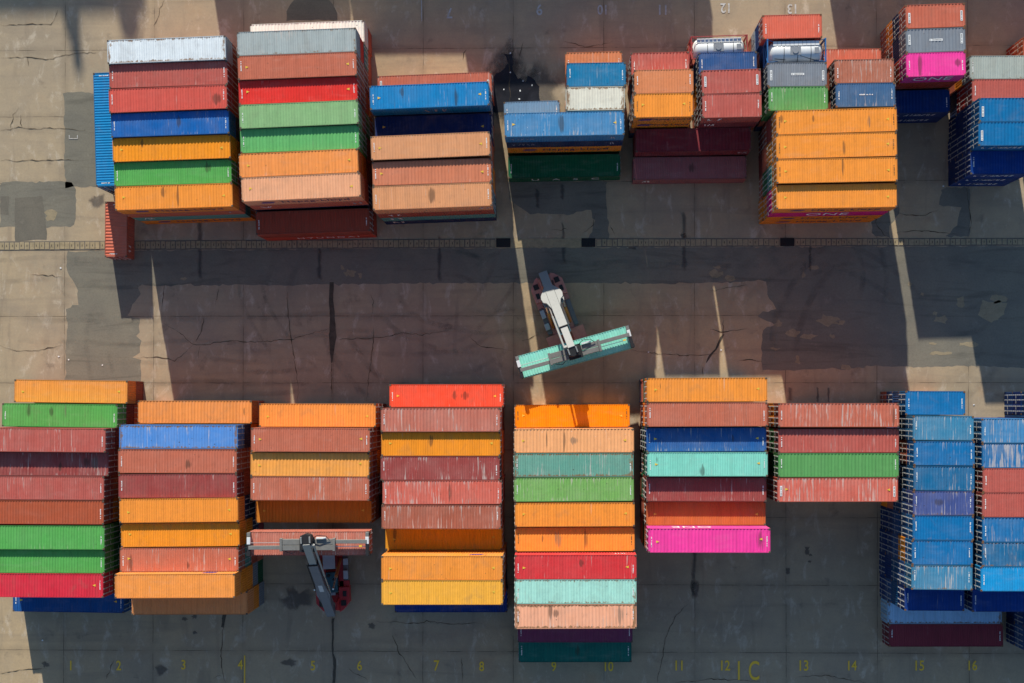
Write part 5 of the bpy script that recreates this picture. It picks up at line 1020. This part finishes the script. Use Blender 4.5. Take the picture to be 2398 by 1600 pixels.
def crack_obj():
    b = MB(); r = random.Random(3)
    for P in GROUND['crack']:
        pts = []
        for p, q in zip(P, P[1:]):
            n = max(1, int(math.hypot(q[0] - p[0], q[1] - p[1]) / 0.35))
            for k in range(n): pts.append((p[0] + (q[0] - p[0]) * k / n + r.gauss(0, 0.05), p[1] + (q[1] - p[1]) * k / n + r.gauss(0, 0.05)))
        pts.append(tuple(P[-1]))
        prev = None
        for i, p in enumerate(pts):
            a = pts[max(0, i - 1)]; c = pts[min(len(pts) - 1, i + 1)]
            dx, dy = c[0] - a[0], c[1] - a[1]; l = math.hypot(dx, dy) or 1
            taper = min(1.0, 0.25 + 3.0 * min(i, len(pts) - 1 - i) / max(1, len(pts)))
            w = (0.014 + 0.04 * r.random() ** 2) * taper
            L_, R_ = (p[0] - dy / l * w, p[1] + dx / l * w, 0.028), (p[0] + dy / l * w, p[1] - dx / l * w, 0.028)
            if prev: b.quad([prev[1], R_, L_, prev[0]])
            prev = (L_, R_)
    o = b.build('pavement_cracks', M['crack']); o['kind'] = 'structure'
crack_obj()

def drain():
    r = random.Random(9); b = MB()
    for Q in GROUND['drain']:
        (x0, y0), (x1, y1), (x2, y2), (x3, y3) = Q
        L = math.hypot(x1 - x0, y1 - y0); n = int(L / 0.56)
        for i in range(n):
            f0, f1 = i / n, (i + 1) / n
            a = [x0 + (x1 - x0) * f0, y0 + (y1 - y0) * f0]; c = [x0 + (x1 - x0) * f1, y0 + (y1 - y0) * f1]
            d = [x3 + (x2 - x3) * f0, y3 + (y2 - y3) * f0]; e = [x3 + (x2 - x3) * f1, y3 + (y2 - y3) * f1]
            gx = 0.02 + r.random() * 0.045
            dy = r.uniform(-0.03, 0.03)
            z = 0.032 + r.uniform(0, 0.03)
            b.quad([(d[0] + gx, d[1] + 0.10 + dy, z), (e[0] - gx, e[1] + 0.10 + dy, z), (c[0] - gx, c[1] - 0.10 + dy, z + r.uniform(-.008, .008)), (a[0] + gx, a[1] - 0.10 + dy, z)])
            if r.random() < 0.7:
                mx = (a[0] + c[0]) / 2 + r.uniform(-.08, .08); my = (a[1] + d[1]) / 2
                b.quad([(mx - 0.03, my - 0.12, z + .01), (mx + 0.03, my - 0.12, z + .01), (mx + 0.03, my + 0.12, z + .01), (mx - 0.03, my + 0.12, z + .01)], 1)
    o = b.build('drain_covers', [M['cover'], M['slot']]); o['kind'] = 'structure'
    poly_obj('drain_channel', GROUND['drain'], 0.026, M['channel'])
    poly_obj('drain_lid_concrete', GROUND['drainplain'], 0.030, M['cover'], 0.03, 0.5)
    for Q in GROUND['grate']:
        o = empty('drain_grate', ((Q[0][0] + Q[2][0]) / 2, (Q[0][1] + Q[2][1]) / 2, 0.03)); o['kind'] = 'structure'
        w, hh = abs(Q[1][0] - Q[0][0]) / 2, abs(Q[0][1] - Q[3][1]) / 2
        bb = MB(); bb.box(-w, w, -hh, hh, 0.0, 0.03); bb.build('pit_cover', M['slot'], o)
        bb = MB()
        for i in range(14):
            u = -w + (i + 0.5) * 2 * w / 14; bb.box(u - 0.02, u + 0.02, -hh + 0.04, hh - 0.04, 0.032, 0.05)
        bb.box(-0.03, 0.03, -hh, hh, 0.032, 0.055); bb.build('bars', M['grate'], o)
drain()

def ground_text(t, x, y, size, mat, rz, spacing=1.0, squeeze=0.85):
    cu = bpy.data.curves.new('bay_number', 'FONT'); cu.body = t; cu.size = size; cu.align_x = 'CENTER'; cu.align_y = 'CENTER'
    cu.offset = 0.025; cu.space_character = spacing; cu.materials.append(mat); cu.resolution_u = 4
    o = text_object('bay_number', cu); o.location = (x, y, 0.034); o.rotation_euler = (0, 0, rz); o.scale = (squeeze, 1, 1)
    o['kind'] = 'structure'
for t, x, y, hpx in GROUND['num']: ground_text(t.replace(' ', ''), x, y, hpx / 21.2 / 0.70, M['ypaint'], 0.0, 1.6 if 'C' in t else 1.0, 0.62 if 'C' in t else 0.8)
for t, x, y, hpx in GROUND['numw']: ground_text(t, x, y, hpx / 21.2 / 0.70, M['wpaint'], PI)
poly_obj('painted_line', GROUND['yline'], 0.034, M['ypaint'])
poly_obj('painted_line', GROUND['wline'], 0.034, M['wpaint'])
bx_, by_ = GROUND['bracket'][0]
poly_obj('painted_bracket', [[(bx_ - .5, by_ - .15), (bx_ + .5, by_ - .15), (bx_ + .5, by_ - .05), (bx_ - .5, by_ - .05)], [(bx_ - .5, by_ - .05), (bx_ - .42, by_ - .05), (bx_ - .42, by_ + .3), (bx_ - .5, by_ + .3)], [(bx_ + .42, by_ - .05), (bx_ + .5, by_ - .05), (bx_ + .5, by_ + .3), (bx_ + .42, by_ + .3)]], 0.034, M['wpaint'])
r = random.Random(2); b = MB()
for x, y in GROUND['litter']:
    n = 6; b.prism([(x + r.uniform(.05, .13) * math.cos(2 * PI * i / n), y + r.uniform(.05, .13) * math.sin(2 * PI * i / n)) for i in range(n)], 0.036, 0.05)
lo = b.build('litter', M['litter']); lo['kind'] = 'stuff'; lo['label'] = 'scraps of pale litter on the ground'

# ------------------------------------------------------------------ reach stackers
M['boom'] = simple('grey-white boom paint', (0.25, 0.255, 0.245), 0.55, var=0.10, scale=0.8, dirtamt=0.15)
M['boomshade'] = simple('shade-toned boom paint', (0.115, 0.125, 0.15), 0.5, var=0.15, scale=0.8, dirtamt=0.2)  # same grey-white boom, with its shade put into the colour
M['spreader'] = simple('grey spreader steel', (0.20, 0.195, 0.18), 0.55, var=0.35, dirtamt=0.4)
M['chrome'] = simple('bright cylinder rod', (0.62, 0.60, 0.55), 0.25, 0.7, var=0.1)
M['black'] = simple('black machinery', (0.02, 0.02, 0.022), 0.6)
M['tyre'] = simple('tyre rubber', (0.022, 0.022, 0.023), 0.9)
M['glass'] = simple('dark cab glass', (0.03, 0.045, 0.055), 0.12, spec=0.6)
M['cabroof'] = simple('grey cab roof', (0.40, 0.42, 0.45), 0.5, var=0.15)
M['tealhood'] = simple('teal engine hood', (0.03, 0.10, 0.13), 0.5)
M['deck'] = simple('dusty steel deck', (0.17, 0.16, 0.165), 0.7, var=0.4)
M['orangecyl'] = simple('orange lift cylinder', (0.46, 0.17, 0.05), 0.5)

def stacker(loc, heading, head, red, label, boom_mat, ear=1.2):
    """x forward. head: boom head in local x, y, z"""
    o = empty('reach_stacker', loc, heading); tag(o, label, 'reach stacker', 'reach stackers carrying containers')
    b = MB()
    for s in (-1, 1):
        b.box(-3.9, 3.3, s * 0.95 - 0.28, s * 0.95 + 0.28, 0.75, 1.45)
    b.box(-3.6, -2.6, -0.67, 0.67, 0.75, 1.35); b.box(2.2, 3.2, -0.67, 0.67, 0.75, 1.35); b.box(-0.6, 0.0, -0.67, 0.67, 0.75, 1.25)
    b.build('chassis', red, o, 0.03)
    for s in (-1, 1):                                           # split counterweight with cut corners
        P = [(-4.6, s * 0.72), (-4.35, s * 1.15), (-3.55, s * 1.82), (-1.9, s * 1.82), (-1.9, s * 0.72)]
        b = MB(); b.prism(P if s < 0 else P[::-1], 0.55, 1.95) if False else b.prism(P[::-1] if s > 0 else P, 0.55, 1.95)
        q = b.build('counterweight', red, o, 0.05)
        b = MB(); b.box(-3.9, -3.3, s * 1.2 - 0.28, s * 1.2 + 0.28, 1.95, 2.02); b.box(-2.9, -2.3, s * 1.35 - 0.2, s * 1.35 + 0.2, 1.95, 2.0); b.build('hatch', M['black'], q)
        b = MB(); b.box(-1.9, -1.25, s * 1.27 - 0.55, s * 1.27 + 0.55, 0.95, 1.45); b.build('rear_step', red, o, 0.03)
    for s in (-1, 1):                                           # boom mast plates
        b = MB(); b.prism([(-4.5, 0.0), (-3.0, 0.0), (-3.3, 2.2), (-4.1, 2.2)], -0.09, 0.09, 0, Matrix.Translation((0, s * 0.64, 1.4)) @ Matrix.Rotation(PI / 2, 4, 'X')); b.build('mast_plate', red, o)
    for s in (-1, 1):                                           # side decks, tanks, steps
        b = MB(); b.box(-1.2, 1.7, s * 1.52 - 0.26, s * 1.52 + 0.26, 0.9, 1.5); b.build('side_deck', M['deck'], o, 0.03)
        if s < 0:
            b = MB(); b.box(-1.0, -0.1, -1.78, -1.3, 1.5, 1.95); b.build('hydraulic_tank', M['cabroof'], o, 0.03)
            b = MB(); b.box(0.5, 1.2, -1.85, -1.3, 1.5, 1.78); b.build('battery_box', M['cabroof'], o, 0.03)
        # front axle: double wheels under a wide fender
        b = MB(); b.box(1.95, 3.55, s * 1.42 - 0.72, s * 1.42 + 0.72, 1.72, 1.86); b.box(3.45, 3.55, s * 1.42 - 0.72, s * 1.42 + 0.72, 1.3, 1.72); b.build('fender', red, o, 0.03)
        for y in (1.05, 1.72):
            b = MB(); b.tube((2.75, s * y - 0.26, 0.84), (2.75, s * y + 0.26, 0.84), 0.83, 24)
            w = b.build('wheel', M['tyre'], o, 0.06)
            b = MB(); b.tube((2.75, s * y - 0.275, 0.84), (2.75, s * y + 0.275, 0.84), 0.42, 16); b.build('rim', M['cabroof'], w)
        b = MB(); b.tube((-3.0, s * 1.45 - 0.24, 0.62), (-3.0, s * 1.45 + 0.24, 0.62), 0.60, 22)
        w = b.build('wheel', M['tyre'], o, 0.06)
        b = MB(); b.tube((-3.0, s * 1.45 - 0.25, 0.62), (-3.0, s * 1.45 + 0.25, 0.62), 0.32, 14); b.build('rim', M['cabroof'], w)
    # engine hood and cab on the centre line
    b = MB(); b.box(-2.4, -0.2, -0.62, 0.62, 1.25, 2.05); h = b.build('engine_hood', M['tealhood'], o, 0.06)
    b = MB(); b.tube((-0.55, 0.3, 2.05), (-0.55, 0.3, 2.35), 0.17, 12); b.tube((-0.95, -0.25, 2.05), (-0.95, -0.25, 2.6), 0.08, 10); b.build('exhaust', M['black'], h)
    b = MB(); b.box(-2.75, -2.45, -0.3, 0.35, 1.5, 1.75); b.build('tool_box', M['cabroof'], o)
    b = MB(); b.box(0.35, 2.2, -0.62, 0.62, 1.3, 1.95); b.box(0.30, 2.28, -0.66, 0.66, 3.0, 3.12, 1)
    for xx, yy in ((0.38, -.6), (0.38, .54), (2.14, -.6), (2.14, .54)): b.box(xx, xx + .07, yy, yy + .07, 1.95, 3.0)
    c = b.build('cab', [red, M['cabroof']], o, 0.02)
    b = MB(); b.box(0.42, 2.16, -0.57, 0.57, 1.95, 2.99); b.build('cab_glass', M['glass'], c)
    b = MB()
    for i in range(3): b.box(0.7 + i * 0.45, 1.0 + i * 0.45, -0.5, 0.5, 3.12, 3.15)
    b.build('roof_ribs', M['cabroof'], c)
    # boom
    P0 = Vector((-4.25, 0, 3.55)); P1 = Vector(head); d = P1 - P0; Lb = d.length
    pitch = math.asin(d.z / Lb); yb = math.atan2(d.y, d.x)
    bo = empty('boom', P0); bo.parent = o; bo.rotation_euler = (0, -pitch, yb)
    Lo = Lb * 0.735
    b = MB(); b.box(-0.35, Lo, -0.47, 0.47, -0.62, 0.42)
    b.build('outer_boom', boom_mat, bo, 0.03)
    b = MB(); x0, x1, x2, x3 = Lb * 0.17, Lb * 0.30, Lb * 0.36, Lb * 0.47
    for s in (-1, 1):
        P = [(x0, s * 0.48), (x1 - 0.3, s * (ear - 0.08)), (x1 + 0.1, s * ear), (x2, s * (ear - 0.1)), (x2 + 0.25, s * (ear * 0.4 + 0.3)), (x3, s * 0.48)]
        b.prism(P[::-1] if s > 0 else P, 0.22, 0.40)
        b.prism(P[::-1] if s > 0 else P, -0.50, -0.36)
    b.build('lift_bracket', boom_mat, bo, 0.02)
    b = MB(); b.box(Lo + 0.002, Lb + 0.1, -0.38, 0.38, -0.48, 0.30); b.build('inner_boom', M['boom'], bo, 0.03)
    b = MB(); b.box(Lo - 0.06, Lo + 0.02, -0.50, 0.50, -0.65, 0.45); b.build('boom_collar', M['black'], bo)
    b = MB(); b.tube((Lb * 0.55, -0.70, 0.1), (Lb * 0.985, -0.70, 0.1), 0.11, 10); b.box(Lb * 0.96, Lb * 0.985, -0.7, -0.37, 0.0, 0.2); b.build('extension_cylinder', M['boom'], bo)
    b = MB(); b.tube((Lb * 0.30, -0.68, 0.05), (Lb * 0.55, -0.70, 0.1), 0.07, 8); b.build('cylinder_rod', M['chrome'], bo)
    b = MB()
    for k in range(3): b.tube((Lb * 0.1, 0.56 + k * 0.07, 0.2), (Lb * 0.72, 0.56 + k * 0.07, 0.15), 0.03, 6)
    b.build('hose_bundle', M['black'], bo)
    if ear < 1.0:
        b = MB(); b.box(Lb * 0.36, Lb * 0.45, -0.22, 0.22, 0.421, 0.43); b.build('boom_plate', M['cabroof'], bo)
    b = MB()
    for k in range(7): b.box(Lb * (0.05 + 0.095 * k), Lb * (0.05 + 0.095 * k) + 0.05, -0.478, 0.478, -0.3, 0.424)
    b.build('boom_stiffener', boom_mat, bo)
    for s in (-1, 1):
        e = P0 + d * 0.33; e = Vector((e.x, e.y + s * 0.98, e.z - 0.45)); st = Vector((1.15, s * 0.98, 1.5)); m = st.lerp(e, 0.6)
        b = MB(); b.tube(st, m, 0.17, 12); q = b.build('lift_cylinder', M['orangecyl'], o)
        b = MB(); b.tube(m, e, 0.10, 10); b.build('cylinder_rod', M['chrome'], q)
    hd = empty('boom_head', P1); hd.parent = o; hd.rotation_euler = (0, 0, yb)
    b = MB(); b.prism([(-0.2, -0.50), (0.75, -0.55), (0.95, 0.0), (0.75, 0.55), (-0.2, 0.50)], -0.75, 0.22); b.build('head_block', M['black'], hd, 0.03)
    b = MB(); b.box(0.0, 0.65, -0.5, -0.36, 0.22, 0.5); b.box(0.0, 0.65, 0.36, 0.5, 0.22, 0.5); b.build('head_lug', M['boom'], hd, 0.02)
    b = MB(); b.tube((0.35, 0, -1.5), (0.35, 0, -0.75), 0.5, 20); b.box(0.05, 0.65, -0.55, 0.55, -1.0, -0.8); b.build('rotator', M['black'], hd)
    return o, P1

def spreader(parent, P, yaw, zc, cont_h):
    """hangs at local point P of the stacker, top of the container zc above ground; yaw of the container in local axes"""
    s = empty('spreader', P); s.parent = parent; s.rotation_euler = (0, 0, yaw)
    z0 = 0.30
    b = MB(); b.box(-2.75, 2.75, -0.05, 0.52, z0, z0 + 0.52); b.box(-2.75, 2.75, -0.60, -0.09, z0, z0 + 0.52)
    b.box(-2.8, -2.55, -0.68, 0.60, z0 - 0.05, z0 + 0.62); b.box(2.55, 2.8, -0.68, 0.60, z0 - 0.05, z0 + 0.62)
    b.build('spreader_frame', M['spreader'], s, 0.02)
    b = MB(); b.box(-0.75, 0.75, -0.75, 0.72, z0 + 0.5, z0 + 0.78); b.box(-0.55, 0.55, -0.5, 0.5, z0 + 0.78, z0 + 1.15); b.build('rotator_base', M['black'], s, 0.03)
    for sx, yo in ((-1, -0.33), (1, 0.24)):
        x0, x1 = sorted((sx * 2.8, sx * 6.0)); b = MB(); b.box(x0, x1, yo - 0.19, yo + 0.19, z0 + 0.04, z0 + 0.42); a = b.build('telescopic_beam', M['spreader'], s, 0.02)
        b = MB(); b.tube((sx * 2.8, yo + sx * -0.48, z0 + 0.25), (sx * 5.9, yo + sx * -0.48, z0 + 0.25), 0.035, 8); b.build('extension_rod', M['chrome'], s)
        xe = sx * 6.0
        b = MB(); b.box(xe - 0.17, xe + 0.17, -1.18, 0.0, z0 - 0.08, z0 + 0.36); b.build('end_beam', M['black'], s, 0.02)
        b = MB(); b.box(xe - 0.17, xe + 0.17, 0.0, 0.72, z0 - 0.08, z0 + 0.38); b.build('end_beam', M['tankwhite'], s, 0.02)
        b = MB(); b.box(xe - 0.17, xe + 0.17, 0.725, 1.18, z0 - 0.08, z0 + 0.36); b.build('end_beam', M['spreader'], s, 0.02)
        for sy in (-1, 1):
            b = MB(); b.box(xe - 0.12, xe + 0.12, sy * 1.13 - 0.1, sy * 1.13 + 0.1, 0.012, z0 - 0.082); b.build('twistlock', M['black'], s)
        for sy in (-1, 1):
            b = MB(); b.box(xe + sx * 0.17 if sx > 0 else xe - 0.23, xe + 0.23 if sx > 0 else xe - 0.17, sy * 0.98 - 0.16, sy * 0.98 + 0.16, -0.30, z0 + 0.3); b.build('guide_arm', M['black'], s)
    b = MB(); b.tube((0.5, 0.62, z0 + 0.75), (1.1, 0.95, z0 + 0.95), 0.035, 6); b.tube((1.1, 0.95, z0 + 0.95), (1.9, 0.85, z0 + 0.8), 0.035, 6); b.tube((1.9, 0.85, z0 + 0.8), (2.3, 0.4, z0 + 0.6), 0.035, 6)
    b.tube((-2.3, -0.7, z0 + 0.4), (-1.6, -0.95, z0 + 0.3), 0.03, 6); b.tube((-1.6, -0.95, z0 + 0.3), (-1.2, -0.7, z0 + 0.45), 0.03, 6)
    b.build('hose', M['black'], s)
    b = MB(); b.box(0.9, 1.9, 0.55, 0.72, z0 + 0.3, z0 + 0.7); b.build('side_shift_cylinder', M['tankwhite'], s)
    b = MB(); b.box(5.2, 5.5, -0.28, -0.12, z0 + 0.2, z0 + 0.42); b.build('lamp', M['warn'], s)
    return s

def held(key, x, y, z, h, yaw, label, fade):
    c = dict(rgba=rgba(pick(key)), L=12.192, h=h, door=1, fade=fade, rust=0.2, speck=0, stains=(), marks='', cast='darkcast')
    return container(c, True, x, y, z, yaw, label, 'containers hanging from the stackers')

def place_stacker(base, head, heading, cx, cy, cyaw, ctop, ch, red, label, key, clabel, fade, boom_mat, ear):
    """base and head in world coordinates; the boom pivot sits at local x = -4.25"""
    rot = Matrix.Rotation(heading, 4, 'Z')
    loc = Vector((base[0], base[1], 0)) - rot @ Vector((-4.25 - 0.3, 0, 0))
    inv = (Matrix.Translation(loc) @ rot).inverted()
    hl = inv @ Vector(head)
    o, P1 = stacker(loc, heading, hl, red, label, boom_mat, ear)
    sp = inv @ Vector((cx, cy, ctop))
    s = spreader(o, sp, cyaw - heading, ctop, ch)
    top = P1 + Vector((0.35, 0, -1.5)); low = sp + Vector((0, 0, 0.3 + 1.1))
    b = MB(); b.tube(top + Vector((0, 0, 0.1)), low - Vector((0, 0, 0.1)), 0.34, 14); b.build('hanger', M['black'], o)
    held(key, cx, cy, ctop - ch, ch, cyaw, clabel, fade)

M['brickred'] = simple('faded red machine paint', (0.54, 0.215, 0.175), 0.6, var=0.3, dirtamt=0.4)
M['deepred'] = simple('red machine paint', (0.46, 0.035, 0.04), 0.5, var=0.3, dirtamt=0.35)
place_stacker((-1.24, 13.96), (1.75, 5.75, 9.2), math.radians(-69.2), 2.1, 5.4, math.radians(15.5), 6.6, 2.591, M['brickred'],
              'faded red reach stacker with pale grey boom standing in the open lane', 'mint', 'mint long container hanging slantwise from the stacker in the open lane', 0.2, M['boom'], 1.2)
place_stacker((-24.15, -22.76), (-24.72, -13.9, 14.6), math.radians(93.0), -24.91, -14.2, math.radians(0.4), 12.2, 2.591, M['deepred'],
              'red reach stacker with shade-toned raised boom between the lower blocks', 'brown7', 'brown long container hanging from the stacker between the lower blocks', 0.75, M['boomshade'], 0.72)

# ------------------------------------------------------------------ tall unseen form added so its soft shadow lies across the upper left corner
M['caster'] = simple('grey crane steel', (0.35, 0.36, 0.38), 0.5)
cr = empty('shadow_caster', (-66.0, 141.0, 0)); tag(cr, 'tall unseen form added for its shadow beyond the upper left of the yard', 'caster')
b = MB(); b.box(-16.0, 6.0, -2, 2, 30.0, 37.6); b.build('caster_block', M['caster'], cr)
for x, hh, w in ((-2.6, 40.6, 0.8), (3.8, 39.3, 1.0)):
    b = MB(); b.prism([(-w, -1), (w, -1), (w, 1), (-w, 1)], 37.6, 39.0, 0, Matrix.Translation((x, 0, 0))); b.prism([(-w * .5, -1), (w * .5, -1), (w * .5, 1), (-w * .5, 1)], 39.0, hh, 0, Matrix.Translation((x, 0, 0))); b.build('mast', M['caster'], cr)  # narrow tops sized for the spikes of the shadow
for x in (-12.5, 4.5):
    b = MB(); b.box(x - 0.8, x + 0.8, -1.5, 1.5, 0, 30.0); b.build('caster_leg', M['caster'], cr)

# ------------------------------------------------------------------ camera, sun, sky
cam_d = bpy.data.cameras.new('camera'); cam = bpy.data.objects.new('camera', cam_d); COL.objects.link(cam)
X, Y, Z = CAM['X'], CAM['Y'], CAM['Z']
right = Vector((X[0], Y[0], Z[0])); down = Vector((X[1], Y[1], Z[1])); fwd = Vector((X[2], Y[2], Z[2]))
m = Matrix.Identity(4)
for r_ in range(3):
    m[r_][0] = right[r_]; m[r_][1] = -down[r_]; m[r_][2] = -fwd[r_]
m[0][3], m[1][3], m[2][3] = 0.0, 0.0, CAM['H']
cam.matrix_world = m
cam_d.sensor_fit = 'HORIZONTAL'; cam_d.sensor_width = 36.0; cam_d.lens = CAM['f'] / 2398.0 * 36.0
cam_d.shift_x = (1199.0 - CAM['PP'][0]) / 2398.0; cam_d.shift_y = (CAM['PP'][1] - 800.0) / 2398.0
cam_d.clip_start = 1.0; cam_d.clip_end = 5000.0
SC.camera = cam

EL = math.radians(21.2); AZ = math.radians(-8.6)            # the sun stands a little left of the top of the picture
to_sun = Vector((math.sin(AZ) * math.cos(EL), math.cos(AZ) * math.cos(EL), math.sin(EL)))
sd = bpy.data.lights.new('sun', 'SUN'); sd.energy = SUN; sd.angle = math.radians(0.53); sd.color = (1.0, 0.945, 0.82)
so = bpy.data.objects.new('sun', sd); COL.objects.link(so); so.rotation_euler = to_sun.to_track_quat('Z', 'Y').to_euler(); so.location = (0, 0, 100)
w = bpy.data.worlds.new('World'); SC.world = w; w.use_nodes = True
n = w.node_tree.nodes; l = w.node_tree.links
sky = n.new('ShaderNodeTexSky'); sky.sky_type = 'NISHITA'; sky.sun_disc = False; sky.sun_elevation = EL; sky.sun_rotation = AZ
sky.air_density = 1.0; sky.dust_density = 0.3; sky.ozone_density = 2.2; sky.altitude = 10.0
bg = n['Background']; bg.inputs['Strength'].default_value = SKY
l.new(sky.outputs[0], bg.inputs['Color'])
SC.view_settings.view_transform = 'Standard'; SC.view_settings.look = 'None'; SC.view_settings.exposure = 0.0; SC.view_settings.gamma = 1.0
SC.render.engine = 'CYCLES'
SC.cycles.max_bounces = 6; SC.cycles.diffuse_bounces = 4
